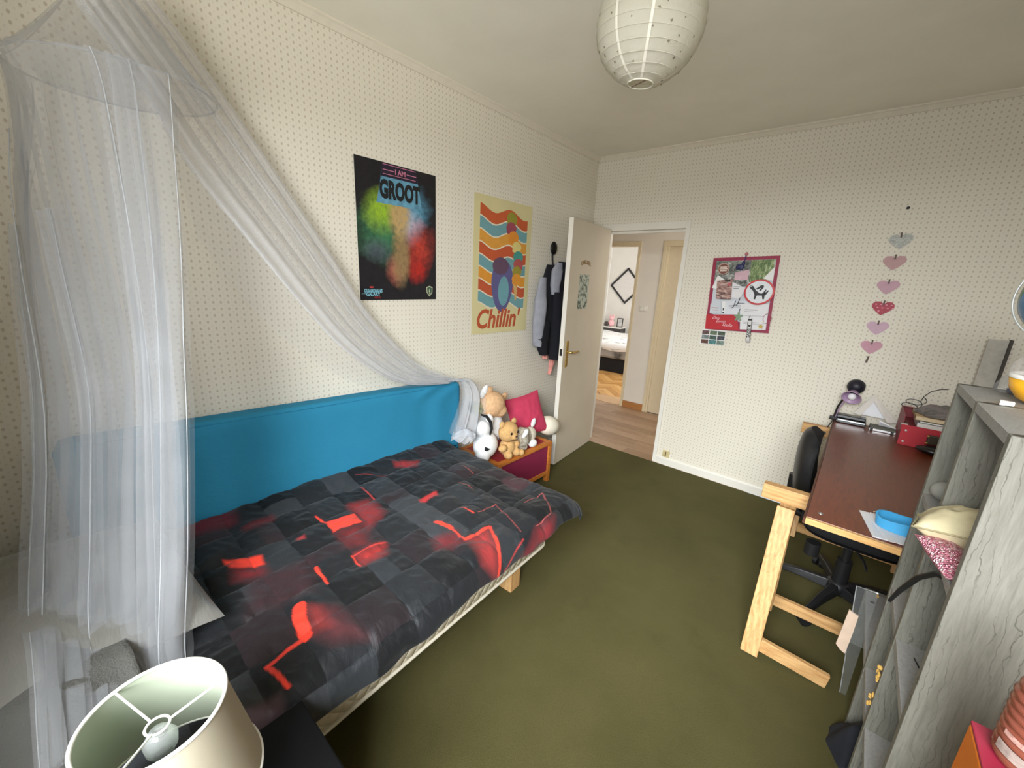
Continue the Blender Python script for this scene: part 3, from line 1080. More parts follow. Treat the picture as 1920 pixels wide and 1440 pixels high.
mb, ring = round_slab(BW, BL, 0.165, 0.335, 0.05, bedp)
mb.build('bed_base', QUILT, bed)
mb, ring2 = round_slab(BW, BL, 0.338, 0.455, 0.06, bedp)
tag(mb.build('mattress', plain('dark_sheet', C(30, 30, 34), 0.85, var=0.15, scale=12), bed), 'mattress under a near black sheet')
for z, nm in ((0.168, 'piping'), (0.330, 'piping')):
    MB().tube([p + Vector((0, 0, z)) for p in ring], 0.007, 8, closed=True).build(nm, IVORY, bed)
for x, y in ((0.07, 0.23), (0.07, 1.72), (0.77, 0.23), (0.77, 1.72)):
    MB().box(bedp(x, y, 0.082), (0.075, 0.075, 0.164), Matrix.Rotation(BR, 3, 'Z')).build('leg', PINE_Z, bed, bevel=0.003)

# upright mattress in a stretched blue sheet, leaning on the wall behind the bed
n = N('blue_sheet')
co = n.coords()
n.color(n.mix(n.noise(co, 5, 3), C(40, 122, 156), C(46, 132, 166)))
s = n.n('ShaderNodeSeparateXYZ')
n.l(co, s.inputs[0])
cr = n.noise(n.mapping(co, (1, 5, 14), (0.5, 0, 0)), 4, 3, 0.5, 0.6)
n.bump(cr, 0.10, 0.02)
n.set(0.85, spec=0.2)
BLUE = n.m
pan = thing('blue_upright_mattress', 'upright mattress in a bright blue stretch sheet between bed and wall', 'mattress', (0.075, 0.93, 0))
mb = MB()
NP, NQ = 90, 40


def panel_face(u, v):
    """closed loop around the cross-section (v), running along the wall (u)"""
    y = lerp(0.05, 1.845, u)
    h = lerp(0.932, 0.872, u)
    t = 0.125
    end = min(u, 1 - u) * 1.795
    er = 0.045
    inset = er - sqrt(max(0, er * er - max(0, er - end) ** 2))
    h -= inset
    a = 2 * pi * v
    r = 0.03
    # rounded rectangle section
    X = max(-1, min(1, 1.35 * cos(a)))
    Z = max(-1, min(1, 1.35 * sin(a)))
    ex = abs(cos(a)) ** 0.35 * (1 if cos(a) > 0 else -1)
    ez = abs(sin(a)) ** 0.12 * (1 if sin(a) > 0 else -1)
    x = 0.078 + (t / 2 - inset * 0.6) * ex
    z = h / 2 + h / 2 * ez
    wr = 0.0
    if ex > 0:
        d = sqrt((y - 1.62) ** 2 + (z - 0.86) ** 2)
        wr = 0.006 * sin(60 * (z * 0.8 - y * 0.42)) * math.exp(-(d / 0.17) ** 2) + 0.006 * noise.noise(Vector((y * 3, z * 4, 1)))
    return Vector((x + wr, y, max(0.001, z)))


mb.grid(panel_face, NP, NQ * 2, flip=True)
for u in (0, 1):
    lp = [panel_face(u, j / (NQ * 2 - 1)) for j in range(NQ * 2 - 1)]
    mb.add(lp, [tuple(range(len(lp))) if u == 0 else tuple(reversed(range(len(lp))))])
mb.build('cover', BLUE, pan)
seam = [Vector((0.078 + 0.055, lerp(0.11, 1.80, i / 30), lerp(0.930, 0.870, i / 30) - 0.012)) for i in range(31)]
MB().tube(seam, 0.003, 6).build('seam', BLUE, pan)

# ------------------------------------------------------------------ duvet
DX0, DTOP = 0.150, 0.950
RED = (0.86, 0.055, 0.030)
GLOW = [   # printed red fields: outline on the bed plan (x, y), colour, softness
    ([(0.421, 0.879), (0.443, 0.98), (0.60, 0.975), (0.672, 0.847), (0.60, 0.859)], (0.23, 0.022, 0.024), 0.05, 0),
    ([(0.599, 0.858), (0.672, 0.84), (0.75, 0.80), (0.70, 0.73), (0.582, 0.746)], (0.14, 0.016, 0.018), 0.06, 0),
    ([(0.753, 0.739), (0.780, 0.856), (0.852, 0.819), (0.839, 0.724)], (0.30, 0.024, 0.022), 0.05, 0),
    ([(0.523, 0.398), (0.582, 0.487), (0.66, 0.47), (0.60, 0.38)], (0.17, 0.016, 0.020), 0.05, 0),
    ([(0.919, 0.505), (0.949, 0.569), (1.109, 0.578), (1.074, 0.495), (1.013, 0.476)], (0.10, 0.026, 0.030), 0.06, 0),
    ([(0.90, 0.50), (0.93, 0.53), (1.02, 0.52), (1.0, 0.47)], (0.26, 0.030, 0.028), 0.05, 0),
    ([(0.999, 1.09), (1.009, 1.223), (1.225, 1.087), (1.134, 1.048)], (0.26, 0.026, 0.026), 0.05, 0),
    ([(0.885, 0.999), (0.93, 1.105), (1.016, 1.072), (0.975, 0.958)], (0.13, 0.018, 0.022), 0.05, 0),
    ([(1.134, 1.398), (1.144, 1.528), (1.233, 1.431), (1.216, 1.234)], (0.16, 0.016, 0.020), 0.05, 0),
    ([(0.205, 1.272), (0.273, 1.405), (0.341, 1.34), (0.257, 1.25)], (0.28, 0.024, 0.026), 0.03, 0),
    ([(0.757, 1.565), (0.771, 1.685), (0.909, 1.657), (0.897, 1.52)], (0.055, 0.024, 0.030), 0.02, 0),
    ([(1.085, 0.20), (1.106, 0.346), (1.20, 0.342), (1.20, 0.20)], (0.075, 0.045, 0.055), 0.02, 0),
    ([(0.12, 0.33), (0.13, 0.52), (0.25, 0.50), (0.24, 0.34)], (0.10, 0.012, 0.020), 0.05, 0),
    ([(0.29, 0.50), (0.28, 0.62), (0.33, 0.62), (0.34, 0.50)], (0.12, 0.014, 0.018), 0.03, 0),
    ([(0.62, 0.42), (0.66, 0.62), (0.86, 0.55), (0.80, 0.36)], (0.040, 0.018, 0.022), 0.05, 0),
    ([(0.492, 0.75), (0.518, 0.867), (0.599, 0.858), (0.582, 0.746)], RED, 0.004, 1),
    ([(0.452, 0.391), (0.525, 0.496), (0.582, 0.487), (0.523, 0.398)], RED, 0.012, 1),
    ([(0.615, 1.144), (0.610, 1.253), (0.649, 1.235), (0.647, 1.137)], (0.48, 0.03, 0.03), 0.012, 1),
    ([(0.511, 0.626), (0.520, 0.654), (0.550, 0.645), (0.537, 0.623)], (0.40, 0.03, 0.03), 0.012, 1),
]
LINES = [   # printed red edges: polyline, half width, colour
    ([(0.885, 0.485), (0.93, 0.465), (0.990, 0.458)], 0.020, RED),
    ([(0.990, 0.458), (1.000, 0.40), (1.016, 0.345)], 0.009, RED),
    ([(1.014, 0.345), (1.060, 0.352), (1.106, 0.361)], 0.008, RED),
    ([(0.821, 1.083), (0.900, 1.097)], 0.012, RED),
    ([(0.900, 1.097), (0.999, 1.090)], 0.006, RED),
    ([(0.999, 1.090), (1.009, 1.223)], 0.009, RED),
    ([(1.009, 1.223), (1.11, 1.165), (1.225, 1.090)], 0.008, RED),
    ([(0.900, 1.256), (0.911, 1.368)], 0.003, (0.50, 0.10, 0.09)),
    ([(0.911, 1.368), (1.112, 1.309)], 0.003, (0.40, 0.07, 0.07)),
    ([(0.996, 1.481), (1.011, 1.609), (1.130, 1.514), (1.134, 1.398)], 0.003, (0.50, 0.10, 0.09)),
    ([(0.756, 0.725), (0.834, 0.719)], 0.005, RED),
    ([(0.780, 0.856), (0.756, 0.725)], 0.004, (0.6, 0.05, 0.04)),
    ([(0.733, 0.604), (0.837, 0.596)], 0.006, RED),
    ([(0.317, 1.009), (0.463, 1.001)], 0.005, (0.5, 0.04, 0.04)),
    ([(0.417, 0.741), (0.492, 0.750)], 0.005, RED),
    ([(0.809, 1.238), (0.899, 1.231)], 0.005, RED),
    ([(0.62, 1.40), (0.72, 1.40)], 0.003, (0.5, 0.10, 0.09)),
    ([(0.52, 1.52), (0.61, 1.51)], 0.003, (0.5, 0.10, 0.09)),
    ([(1.235, 1.085), (1.16, 1.25), (1.14, 1.30)], 0.004, (0.5, 0.04, 0.04)),
    ([(0.20, 1.05), (0.32, 1.20)], 0.003, (0.3, 0.04, 0.04)),
]


def seg_d(p, a, b):
    ax, ay = a
    bx, by = b
    dx, dy = bx - ax, by - ay
    t = ((p[0] - ax) * dx + (p[1] - ay) * dy) / (dx * dx + dy * dy + 1e-12)
    t = min(1, max(0, t))
    return sqrt((p[0] - ax - t * dx) ** 2 + (p[1] - ay - t * dy) ** 2)


def poly_sd(p, poly):
    d = 9
    ins = False
    k = len(poly)
    for i in range(k):
        a, b = poly[i], poly[(i + 1) % k]
        d = min(d, seg_d(p, a, b))
        if (a[1] > p[1]) != (b[1] > p[1]) and p[0] < (b[0] - a[0]) * (p[1] - a[1]) / (b[1] - a[1]) + a[0]:
            ins = not ins
    return -d if ins else d


CU, CV = 0.168, 0.140
tones = [(0.0040, 0.0045, 0.0055), (0.007, 0.008, 0.010), (0.011, 0.0125, 0.015), (0.020, 0.023, 0.027), (0.014, 0.0095, 0.012), (0.022, 0.014, 0.017), (0.034, 0.037, 0.042)]
cr = random.Random(21)
CELL = {}


def cell_tone(i, j):
    if (i, j) not in CELL:
        CELL[(i, j)] = tones[cr.choice((0, 0, 1, 1, 1, 2, 2, 2, 3, 3, 4, 5, 6))]
    return CELL[(i, j)]


GB = []
for poly, col, soft, hard in GLOW:
    xs, ys = [p[0] for p in poly], [p[1] for p in poly]
    GB.append((min(xs) - 0.07, max(xs) + 0.07, min(ys) - 0.07, max(ys) + 0.07))
LBX = []
for pl_, w, col in LINES:
    xs, ys = [p[0] for p in pl_], [p[1] for p in pl_]
    LBX.append((min(xs) - w, max(xs) + w, min(ys) - w, max(ys) + w))


def print_col(px, py):
    """colour of the duvet print at plan position"""
    u = (px - 0.133 + (py - 0.74) * 0.02) / CU
    v = (py - 0.041 + (px - 0.4) * 0.02) / CV
    i, j = math.floor(u), math.floor(v)
    if (i * 5 + j * 3) % 7 == 0:       # some squares are split into smaller ones
        v2 = math.floor(v * 2)
        c = cell_tone((i, 's'), v2)
    elif (i * 3 + j) % 9 == 4:
        c = cell_tone((math.floor(u * 2), 't'), j)
    else:
        c = cell_tone(i, j)
    col = Vector(c)
    for (poly, rc, soft, hard), bb in zip(GLOW, GB):
        if bb[0] < px < bb[1] and bb[2] < py < bb[3]:
            d = poly_sd((px, py), poly)
            f = min(1, max(0, 0.5 - d / soft)) if hard else min(1, max(0, 0.35 - d / soft))
            if f > 0:
                col = col.lerp(Vector(rc), f)
    for (pl_, w, rc), bb in zip(LINES, LBX):
        if bb[0] < px < bb[1] and bb[2] < py < bb[3]:
            d = min(seg_d((px, py), pl_[q], pl_[q + 1]) for q in range(len(pl_) - 1))
            if d < w:
                f = min(1, (w - d) / 0.003)
                col = col.lerp(Vector(rc), f)
    return col


def roll(s, start, r):
    """advance along a cloth that runs flat to start, turns over an edge of radius r and hangs"""
    if s < start:
        return s, 0.0
    q = s - start
    if q < r * pi / 2:
        a = q / r
        return start + r * sin(a), r * (1 - cos(a))
    return start + r, r + (q - r * pi / 2)


NU, NV = 250, 400
SU, SV0, SV1 = 1.055, 0.02, 1.795
dverts, dcols = [], []
for jv in range(NV):
    t = lerp(SV0, SV1, jv / (NV - 1))
    for iu in range(NU):
        near = min(1, max(0, (0.46 - t) / 0.2))
        send = SU + 0.035 * min(1, max(0, (1.0 - t) / 0.5)) + 0.006 * sin(t * 11) + 0.004 * sin(t * 23 + 1)
        s = send * iu / (NU - 1)
        front = DTOP - 0.02 + 0.010 * sin(t * 9)
        X, dzx = roll(s, front, 0.085)
        Y, dzy = roll(t, 1.655 + 0.01 * sin(s * 8), 0.075)
        px, py = DX0 + s, t
        # quilted puff between the stitch lines
        u = (px - 0.133 + (py - 0.74) * 0.02) / CU
        v = (py - 0.041 + (px - 0.4) * 0.02) / CV
        puff = (abs(sin(pi * u)) * abs(sin(pi * v))) ** 0.45
        w1 = noise.noise(Vector((px * 5, py * 4, 0.3)))
        w2 = noise.noise(Vector((px * 13 + py * 5, py * 9, 4.1)))
        w3 = abs(noise.noise(Vector((px * 17 - py * 9, py * 15 + px * 6, 9.0))))
        hgt = 0.013 * puff + 0.012 * w1 + 0.009 * w2 - 0.008 * w3
        drop = sqrt(dzx * dzx + dzy * dzy)
        over = min(1, drop / 0.08)
        side = min(1, max(0, (0.10 - s) / 0.10))
        z = 0.487 + hgt * (1 - 0.6 * over) - drop + 0.02 * side
        sx_ = DX0 + X + over * (0.005 * sin(py * 26 + 2 * sin(py * 9)) + 0.4 * hgt)
        sx_ += (1.0 - t) * 0.015
        sy_ = Y + (0.008 * sin(px * 30) if dzy > 0.02 else 0)
        if near > 0:
            sx_ -= near * 0.02 * over
        z = max(z, 0.20)
        dverts.append(Vector((sx_, sy_, z)))
        dcols.append(print_col(px, py))
mb = MB()
fs = [(j * NU + i, j * NU + i + 1, (j + 1) * NU + i + 1, (j + 1) * NU + i) for j in range(NV - 1) for i in range(NU - 1)]
mb.add(dverts, fs, 0, True)
n = N('duvet_print')
at = n.n('ShaderNodeVertexColor', layer_name='print')
co = n.coords()
n.color(at.outputs[0])
n.bump(n.noise(n.mapping(co, (1, 1.8, 1), (0, 0, 0.6)), 13, 4, 0.5, 0.7), 0.30, 0.02)
n.set(0.58, spec=0.30)
n.b.inputs['Sheen Weight'].default_value = 0.08
duv = mb.build('duvet', n.m, None, solid=0.012)
ca = duv.data.color_attributes.new('print', 'FLOAT_COLOR', 'POINT')
ca.data.foreach_set('color', [x for c in dcols for x in (c[0], c[1], c[2], 1.0)])
tag(duv, 'charcoal duvet printed with dark squares and glowing red edges on the bed', 'duvet')

# pillows at the head
n = N('grey_satin')
co = n.coords()
n.color(n.mix(n.noise(co, 7, 3), C(112, 111, 106), C(132, 130, 125)))
n.bump(n.noise(n.mapping(co, (1, 3, 1)), 9, 3, 0.5, 1), 0.25, 0.02)
n.set(0.38, spec=0.5)
n.b.inputs['Sheen Weight'].default_value = 0.3
M1 = Matrix.Translation((0.505, 0.060, 0.590)) @ Matrix.Rotation(radians(4), 4, 'Z') @ Matrix.Rotation(radians(-6), 4, 'X') @ Matrix.Rotation(radians(3), 4, 'Y')
tag(pillow_mb(0.66, 0.46, 0.17, M1, wr=0.012).build('satin_pillow', n.m), 'shiny grey satin pillow with its corner poking out from behind the net', 'pillow')
n = N('grey_fleece')
co = n.coords()
n.color(n.mix(n.noise(co, 9, 4), C(92, 91, 88), C(110, 109, 105)))
n.bump(n.noise(co, 130, 4, 0.7), 0.6, 0.01)
n.set(0.95)


def throw(u, v):
    x = lerp(0.16, 1.02, u)
    y = lerp(-0.40, 0.02, v) + 0.12 * u * v
    z = 0.555 + 0.055 * sin(pi * min(1, u * 1.05)) + 0.02 * noise.noise(Vector((u * 4, v * 3, 2)))
    q = max(0, x - 0.86)
    z -= q * 0.9 + 0.02 * sin(v * 15) * (q > 0)
    z += 0.06 * (1 - u) * (1 - v)
    zb = 0.02 * noise.noise(Vector((v * 30, 0, 7))) * (u > 0.97)
    return Vector((x + zb * 0.5, y, z))


tag(MB().grid(throw, 50, 40).build('fleece_throw', n.m, None, solid=0.03), 'matt grey fleece throw bunched over the bed head at far left', 'throw')
# ------------------------------------------------------------------ net canopy over the bed
NET = fabric_net('net', 0.26, (0.62, 0.635, 0.66, 1))  # front net: tint darkened to hold down the window light on it
NETS = fabric_net('net_side', 0.24, (0.92, 0.92, 0.94, 1))  # side drape: same net tinted paler, its brightness put into the colour
NETW = fabric_net('net_side_fold', 0.34, (0.95, 0.95, 0.97, 1))
NETL = fabric_net('net_light', 0.15, (0.62, 0.635, 0.66, 1))
NETD = fabric_net('net_dense', 0.5, (0.85, 0.87, 0.92, 1))
HEM = fabric_net('net_hem', 0.75, (0.72, 0.74, 0.77, 1))
HC_ = Vector((0.25, 0.36, 2.03))
HR = 0.235
can = thing('net_canopy', 'white sheer net bed canopy hanging from a ceiling hoop', 'bed canopy', (0.25, 0.36, 2.60 - 0.62))


def hoop(deg, r=HR, z=2.03):
    return Vector((HC_.x + r * cos(radians(deg)), HC_.y + r * sin(radians(deg)), z))


MB().tube([hoop(a, HR - 0.004) for a in range(0, 360, 8)], 0.003, 8, closed=True).build('hoop', NET, can)
MB().tube([(0.25, 0.36, 2.30), (0.25, 0.36, 2.59)], 0.004, 6).build('cord', HEM, can)
MB().lathe([(0.0, 0.02), (0.02, 0.018), (0.025, 0.0), (0.0, -0.01)], (0.25, 0.36, 2.58), 16).build('ceiling_hook', HEM, can)


def dome(u, v):
    a = 360 * u
    r = lerp(HR, 0.02, v ** 0.8) * (1 + 0.05 * sin(a / 360 * 2 * pi * 16) * (1 - v * 0.3))
    return hoop(a, r, lerp(2.03, 2.32, v))


MB().grid(dome, 120, 14).build('dome', NET, can)

RIGHT = [hoop(17), (0.500, 0.401, 1.874), (0.580, 0.367, 1.550), (0.680, 0.325, 1.198), (0.760, 0.267, 0.814), (0.825, 0.218, 0.570), (0.855, 0.205, 0.500), (0.895, 0.195, 0.455)]
LEFTE = [hoop(222), (0.20, 0.05, 1.80), (0.30, 0.03, 1.523), (0.40, 0.03, 1.083), (0.46, -0.025, 0.735), (0.60, -0.038, 0.665), (0.74, -0.030, 0.660), (0.90, -0.035, 0.620), (1.02, -0.040, 0.560)]


def front_col(s, t):
    """surface from hoop down to the bed, s across (left to right), t down"""
    a, b = poly_at(LEFTE, t), poly_at(RIGHT, t)
    p = a.lerp(b, s)
    top = hoop(lerp(222, 377, s))
    k = max(0, 1 - t * 2.6)
    return p.lerp(Vector((top.x, top.y, p.z)), k)


PLEATS = 7


def net_front(seed, amp, depth, s0=0.0, s1=1.0):
    def fn(u, v):
        t = v
        sm = 0.35 + 0.65 * min(1, t * 2.2)
        ph = seed + 0.9 * sin(3.1 * t + seed) + 2.2 * noise.noise(Vector((u * 2.5, t * 1.2, seed)))
        w = 2 * pi * PLEATS * u + ph
        s = s0 + (s1 - s0) * u + amp * sm * sin(w) / PLEATS
        s = min(1.0, max(0.0, s))
        p = front_col(s, t)
        d = Vector((0.55, -0.80, 0)) * (depth * sm * cos(w))
        sag = 0.012 * noise.noise(Vector((u * 9, t * 6, seed + 3)))
        return p + d + Vector((sag, -sag, 0))
    return fn


for seed, amp, depth, m in ((0.4, 0.30, 0.022, NET), (2.3, 0.34, 0.030, NETL)):
    fn = net_front(seed, amp, depth)
    MB().grid(fn, 170, 60).build('front_panel', m, can)
# gathered strips where the cloth is doubled and its hems
strips = [(0.04, 0.15, 0.3), (0.34, 0.47, 0.9), (0.73, 0.995, 0.15), (0.79, 0.96, 0.45)]
for k_, (a, b, sh) in enumerate(strips):
    def fn(u, v, a=a, b=b, sh=sh, k_=k_):
        t = lerp(0.0 if k_ >= 2 else 0.22, 1.0, v)
        c = (a + b) / 2 + 0.10 * (sh - 0.5) * sin(2.4 * t + k_) + (0.025 * noise.noise(Vector((t * 5, k_ * 3.0, 1))) if k_ < 2 else 0)
        hw = (b - a) / 2 * (0.55 + 0.45 * t) * (1 + 0.18 * sin(6 * t + k_ * 2))
        s = min(1, max(0, c + hw * (2 * u - 1)))
        p = front_col(s, t)
        return p + Vector((0.55, -0.8, 0)) * (0.022 + 0.014 * sin(u * 9 + 3 * t))
    MB().grid(fn, 18, 50).build('gathered_fold', NET, can)
    for u in ((0.25,) if k_ == 2 else (0.6,)):
        MB().tube([fn(u, i / 40) for i in range(41)], 0.0014, 5).build('hem', HEM, can)
MB().tube([front_col(1.0, i / 40) for i in range(41)], 0.0013, 5).build('hem', HEM, can)
MB().tube([front_col(0.13 + 0.03 * sin(i / 9), i / 40) + Vector((0.014, -0.02, 0)) for i in range(4, 41)], 0.0016, 5).build('hem', HEM, can)

UP = [(0.245, 0.465, 2.29), (0.130, 0.590, 2.215), (0.100, 0.795, 1.948), (0.100, 1.035, 1.600), (0.100, 1.243, 1.292), (0.105, 1.520, 1.020), (0.130, 1.790, 0.895)]
LO = [(0.36, 0.26, 2.20), (0.34, 0.39, 2.00), (0.30, 0.482, 1.837), (0.30, 0.642, 1.606), (0.28, 0.805, 1.390), (0.245, 1.010, 1.165), (0.19, 1.330, 0.955), (0.150, 1.700, 0.885)]


def side_col(s, t):
    a, b = poly_at(LO, t), poly_at(UP, t)
    return a.lerp(b, s)


for seed, amp, m, nf in ((0.0, 0.9, NETS, 5), (1.7, 1.25, NETS, 7)):
    def fn(u, v, seed=seed, amp=amp, nf=nf):
        w = 2 * pi * nf * u + seed + 0.6 * sin(3 * v + seed)
        s = min(1, max(0, u + amp * sin(w) / (nf * 2 * pi)))
        return side_col(s, v) + Vector((0.014 * cos(w) * (1 - 0.5 * v), 0, 0.008 * sin(w)))
    MB().grid(fn, 110, 60).build('side_drape', m, can)
for a, b in ((0.0, 0.30), (0.62, 0.78), (0.84, 0.99)):
    def fn(u, v, a=a, b=b):
        hw = (b - a) / 2
        s = (a + b) / 2 + hw * (2 * u - 1) * (0.7 + 0.3 * sin(3 * v + a * 9))
        return side_col(min(1, max(0, s)), v) + Vector((0.02 + 0.006 * sin(u * 12), 0, 0))
    MB().grid(fn, 14, 50).build('gathered_fold', NETW if a == 0 else NETS, can)
for s, o in ((0.03, 0.02), (1.0, 0.0), (0.66, 0.018), (0.20, 0.022)):
    MB().tube([side_col(s, i / 50) + Vector((o, 0, 0)) for i in range(51)], 0.0014, 5).build('hem', HEM, can)


def skirt(u, v):
    """loose single layer sagging below the side drape"""
    a = side_col(0.05, lerp(0.18, 1.0, v))
    low = poly_at([(0.24, 0.50, 1.62), (0.22, 0.66, 1.36), (0.20, 0.88, 1.13), (0.17, 1.15, 0.96), (0.155, 1.45, 0.905), (0.150, 1.70, 0.885)], v)
    return a.lerp(low, u) + Vector((0.008 * sin(u * 11 + v * 4), 0, 0))


MB().grid(skirt, 20, 50).build('loose_edge', fabric_net('net_single', 0.13), can)


# the end tucked over the corner of the blue mattress, falling to the bed foot
def tail(seed, sp, dx):
    def fn(u, v):
        c = poly_at([(0.150, 1.750, 0.895), (0.175, 1.835, 0.885), (0.205, 1.870, 0.80), (0.225, 1.840, 0.68), (0.245, 1.790, 0.585), (0.265, 1.760, 0.555)], v)
        w = lerp(0.055, 0.13, min(1, v * 1.3)) * sp
        f = 2 * u - 1
        a = 5 * pi * u + seed
        return c + Vector((0.30 * w * f + 0.018 * cos(a) + dx, w * f * 0.9, 0.008 * sin(a) - 0.03 * f * v))
    return fn


MB().grid(tail(0.2, 0.75, 0.0), 60, 30).build('tail', NETD, can)
MB().grid(tail(1.9, 0.95, 0.012), 60, 30).build('tail', NET, can)


def rosette(u, v):
    a = 2 * pi * 2.3 * u
    r = 0.022 + 0.055 * v + 0.010 * sin(a * 3)
    z = 0.552 + 0.045 * (1 - v) + 0.018 * sin(a * 4.3 + v * 5) * v
    return Vector((0.275 + r * cos(a) * 0.9, 1.735 + r * sin(a), z + 0.012 * sin(9 * u)))


MB().grid(rosette, 120, 10).build('ruffle', NETD, can)
MB().tube([rosette(i / 119, 1.0) for i in range(120)], 0.0016, 5).build('ruffle_hem', HEM, can)

# ------------------------------------------------------------------ paper lantern
n = N('lantern_paper')
co = n.coords()
s = n.n('ShaderNodeSeparateXYZ')
n.l(co, s.inputs[0])
n.color(n.mix(n.noise(co, 14, 4), C(214, 210, 192), C(226, 223, 208)))
n.bump(n.noise(co, 40, 5, 0.7, 1.0), 0.5, 0.006)
n.set(0.85)
n.b.inputs['Subsurface Weight'].default_value = 0.0
tr = n.n('ShaderNodeBsdfTranslucent')
tr.inputs[0].default_value = C(226, 220, 200)
mx = n.n('ShaderNodeMixShader')
mx.inputs[0].default_value = 0.35
n.l(n.b.outputs[0], mx.inputs[1])
n.l(tr.outputs[0], mx.inputs[2])
n.l(mx.outputs[0], n.out.inputs[0])
LC = Vector((1.41, 1.38, 2.262))
LR = 0.152
lan = thing('paper_lantern', 'round white paper lantern with small stars hanging from the ceiling', 'ceiling lamp', (LC.x, LC.y, LC.z - LR))
prof = []
NB = 14
for i in range(NB * 4 + 1):
    th = lerp(radians(14), radians(166), i / (NB * 4))
    sc_ = abs(sin(pi * i / 4.0))
    r = LR * (1 - 0.012 * sc_)
    prof.append((r * sin(th), -r * cos(th) * 0.98))
tilt = Matrix.Rotation(radians(4), 3, 'Y')
MB().lathe(prof, LC, 72, axis=tilt).build('shade', n.m, lan)
RIB = plain('lantern_rib', C(222, 218, 200), 0.7, var=0.05)
for i in range(1, NB):
    th = lerp(radians(14), radians(166), i / NB)
    MB().tube([LC + tilt @ Vector((LR * 1.002 * sin(th) * cos(a), LR * 1.002 * sin(th) * sin(a), -LR * 0.98 * cos(th) + 0.004 * sin(a))) for a in [2 * pi * q / 40 for q in range(40)]], 0.0006, 4, closed=True).build('rib', RIB, lan)
mb = MB()
for i in range(110):
    ct = 1 - 2 * (i + 0.5) / 110
    ph_ = i * 2.39996 + 0.35 * sin(i * 7.1)
    st_ = sqrt(1 - ct * ct)
    if abs(ct) > 0.95:
        continue
    nrm = Vector((st_ * cos(ph_), st_ * sin(ph_), ct))
    t1 = nrm.orthogonal().normalized()
    t2 = nrm.cross(t1)
    ce = LC + tilt @ Vector((nrm.x * LR * 1.001, nrm.y * LR * 1.001, nrm.z * LR * 0.982))
    rr_ = 0.0036 + 0.0012 * sin(i * 3.3)
    fr_ = Matrix((tilt @ t1, tilt @ t2, tilt @ nrm)).transposed().to_4x4()
    fr_.translation = ce
    pts = [((rr_ if q % 2 == 0 else rr_ * 0.42) * cos(2 * pi * q / 8 + i), (rr_ if q % 2 == 0 else rr_ * 0.42) * sin(2 * pi * q / 8 + i)) for q in range(8)]
    mb.prism(pts, fr_, -0.0006, 0.0006)
o_ = mb.build('star_print', plain('star_grey', C(126, 118, 98), 0.8), lan)
o_['kind'] = 'stuff'
STRIP = plain('lantern_strip', C(228, 224, 208), 0.85, var=0.04)
for a0 in (-100, -62, 20, 80, 140, 200):
    def fn(u, v, a0=a0):
        th = lerp(radians(15), radians(120), v)
        a = radians(a0) + (u - 0.5) * 0.05 / max(0.25, sin(th))
        return LC + tilt @ Vector((LR * 1.004 * sin(th) * cos(a), LR * 1.004 * sin(th) * sin(a), -LR * 0.984 * cos(th)))
    MB().grid(fn, 4, 40).build('paper_strip', STRIP, lan)
zb_ = -LR * 0.98 * cos(radians(14))
MB().tube([LC + tilt @ Vector((LR * sin(radians(14)) * cos(a), LR * sin(radians(14)) * sin(a), zb_)) for a in [2 * pi * q / 40 for q in range(40)]], 0.0022, 6, closed=True).build('bottom_ring', RIB, lan)
MB().tube([LC + tilt @ Vector((-0.034, 0.01, zb_)), LC + tilt @ Vector((0.03, -0.02, zb_))], 0.0014, 6).build('spreader_wire', plain('dark_wire', C(110, 84, 76), 0.5), lan)
MB().tube([LC + Vector((0, 0, 0.10)), (LC.x, LC.y, HC - 0.02)], 0.004, 8).build('cord', WHITE_PAINT, lan)
MB().lathe([(0.0, 0.0), (0.045, -0.004), (0.05, -0.03), (0.0, -0.035)], (LC.x, LC.y, HC), 24).build('ceiling_rose', WHITE_PAINT, lan)
MB().ball(LC + Vector((0, 0, 0.02)), (0.03, 0.03, 0.045)).build('bulb', plain('bulb_glass', C(236, 234, 226), 0.3), lan)
# ------------------------------------------------------------------ bench with soft toys at the foot of the bed
ORW = wood('orange_wood', C(206, 128, 56), C(170, 92, 34), 1, 5, 0.45, 14)
MAG = plain('magenta_board', C(138, 34, 72), 0.5, var=0.06, scale=8)
bench = thing('toy_bench', 'low orange wood bench with magenta panels at the bed foot', 'bench', (0.215, 2.25, 0))
x0, x1, y0, y1, zt = 0.02, 0.405, 1.94, 2.555, 0.335
for x in (x0 + 0.02, x1 - 0.018):
    for y in (y0 + 0.018, y1 - 0.018):
        MB().b2((x - 0.018, y - 0.018, 0), (x + 0.018, y + 0.018, zt - 0.025)).build('leg', ORW, bench, bevel=0.003)
MB().b2((x1 - 0.032, y0 + 0.036, 0.060), (x1 - 0.004, y1 - 0.036, 0.092)).build('rail', ORW, bench, bevel=0.003)
MB().b2((x0 + 0.038, y1 - 0.032, 0.060), (x1 - 0.036, y1 - 0.004, 0.092)).build('rail', ORW, bench, bevel=0.003)
MB().b2((x1 - 0.024, y0 + 0.036, 0.092), (x1 - 0.012, y1 - 0.036, zt - 0.025)).build('panel', MAG, bench)
MB().b2((x0 + 0.038, y1 - 0.024, 0.092), (x1 - 0.036, y1 - 0.012, zt - 0.025)).build('panel', MAG, bench)
for (a, b) in (((x1 - 0.036, y0, zt - 0.025), (x1 + 0.002, y1, zt)), ((x0, y0, zt - 0.025), (x0 + 0.036, y1, zt)), ((x0 + 0.036, y1 - 0.036, zt - 0.025), (x1 - 0.036, y1, zt)), ((x0 + 0.036, y0, zt - 0.025), (x1 - 0.036, y0 + 0.036, zt))):
    MB().b2(a, b).build('top_rail', ORW, bench, bevel=0.003)
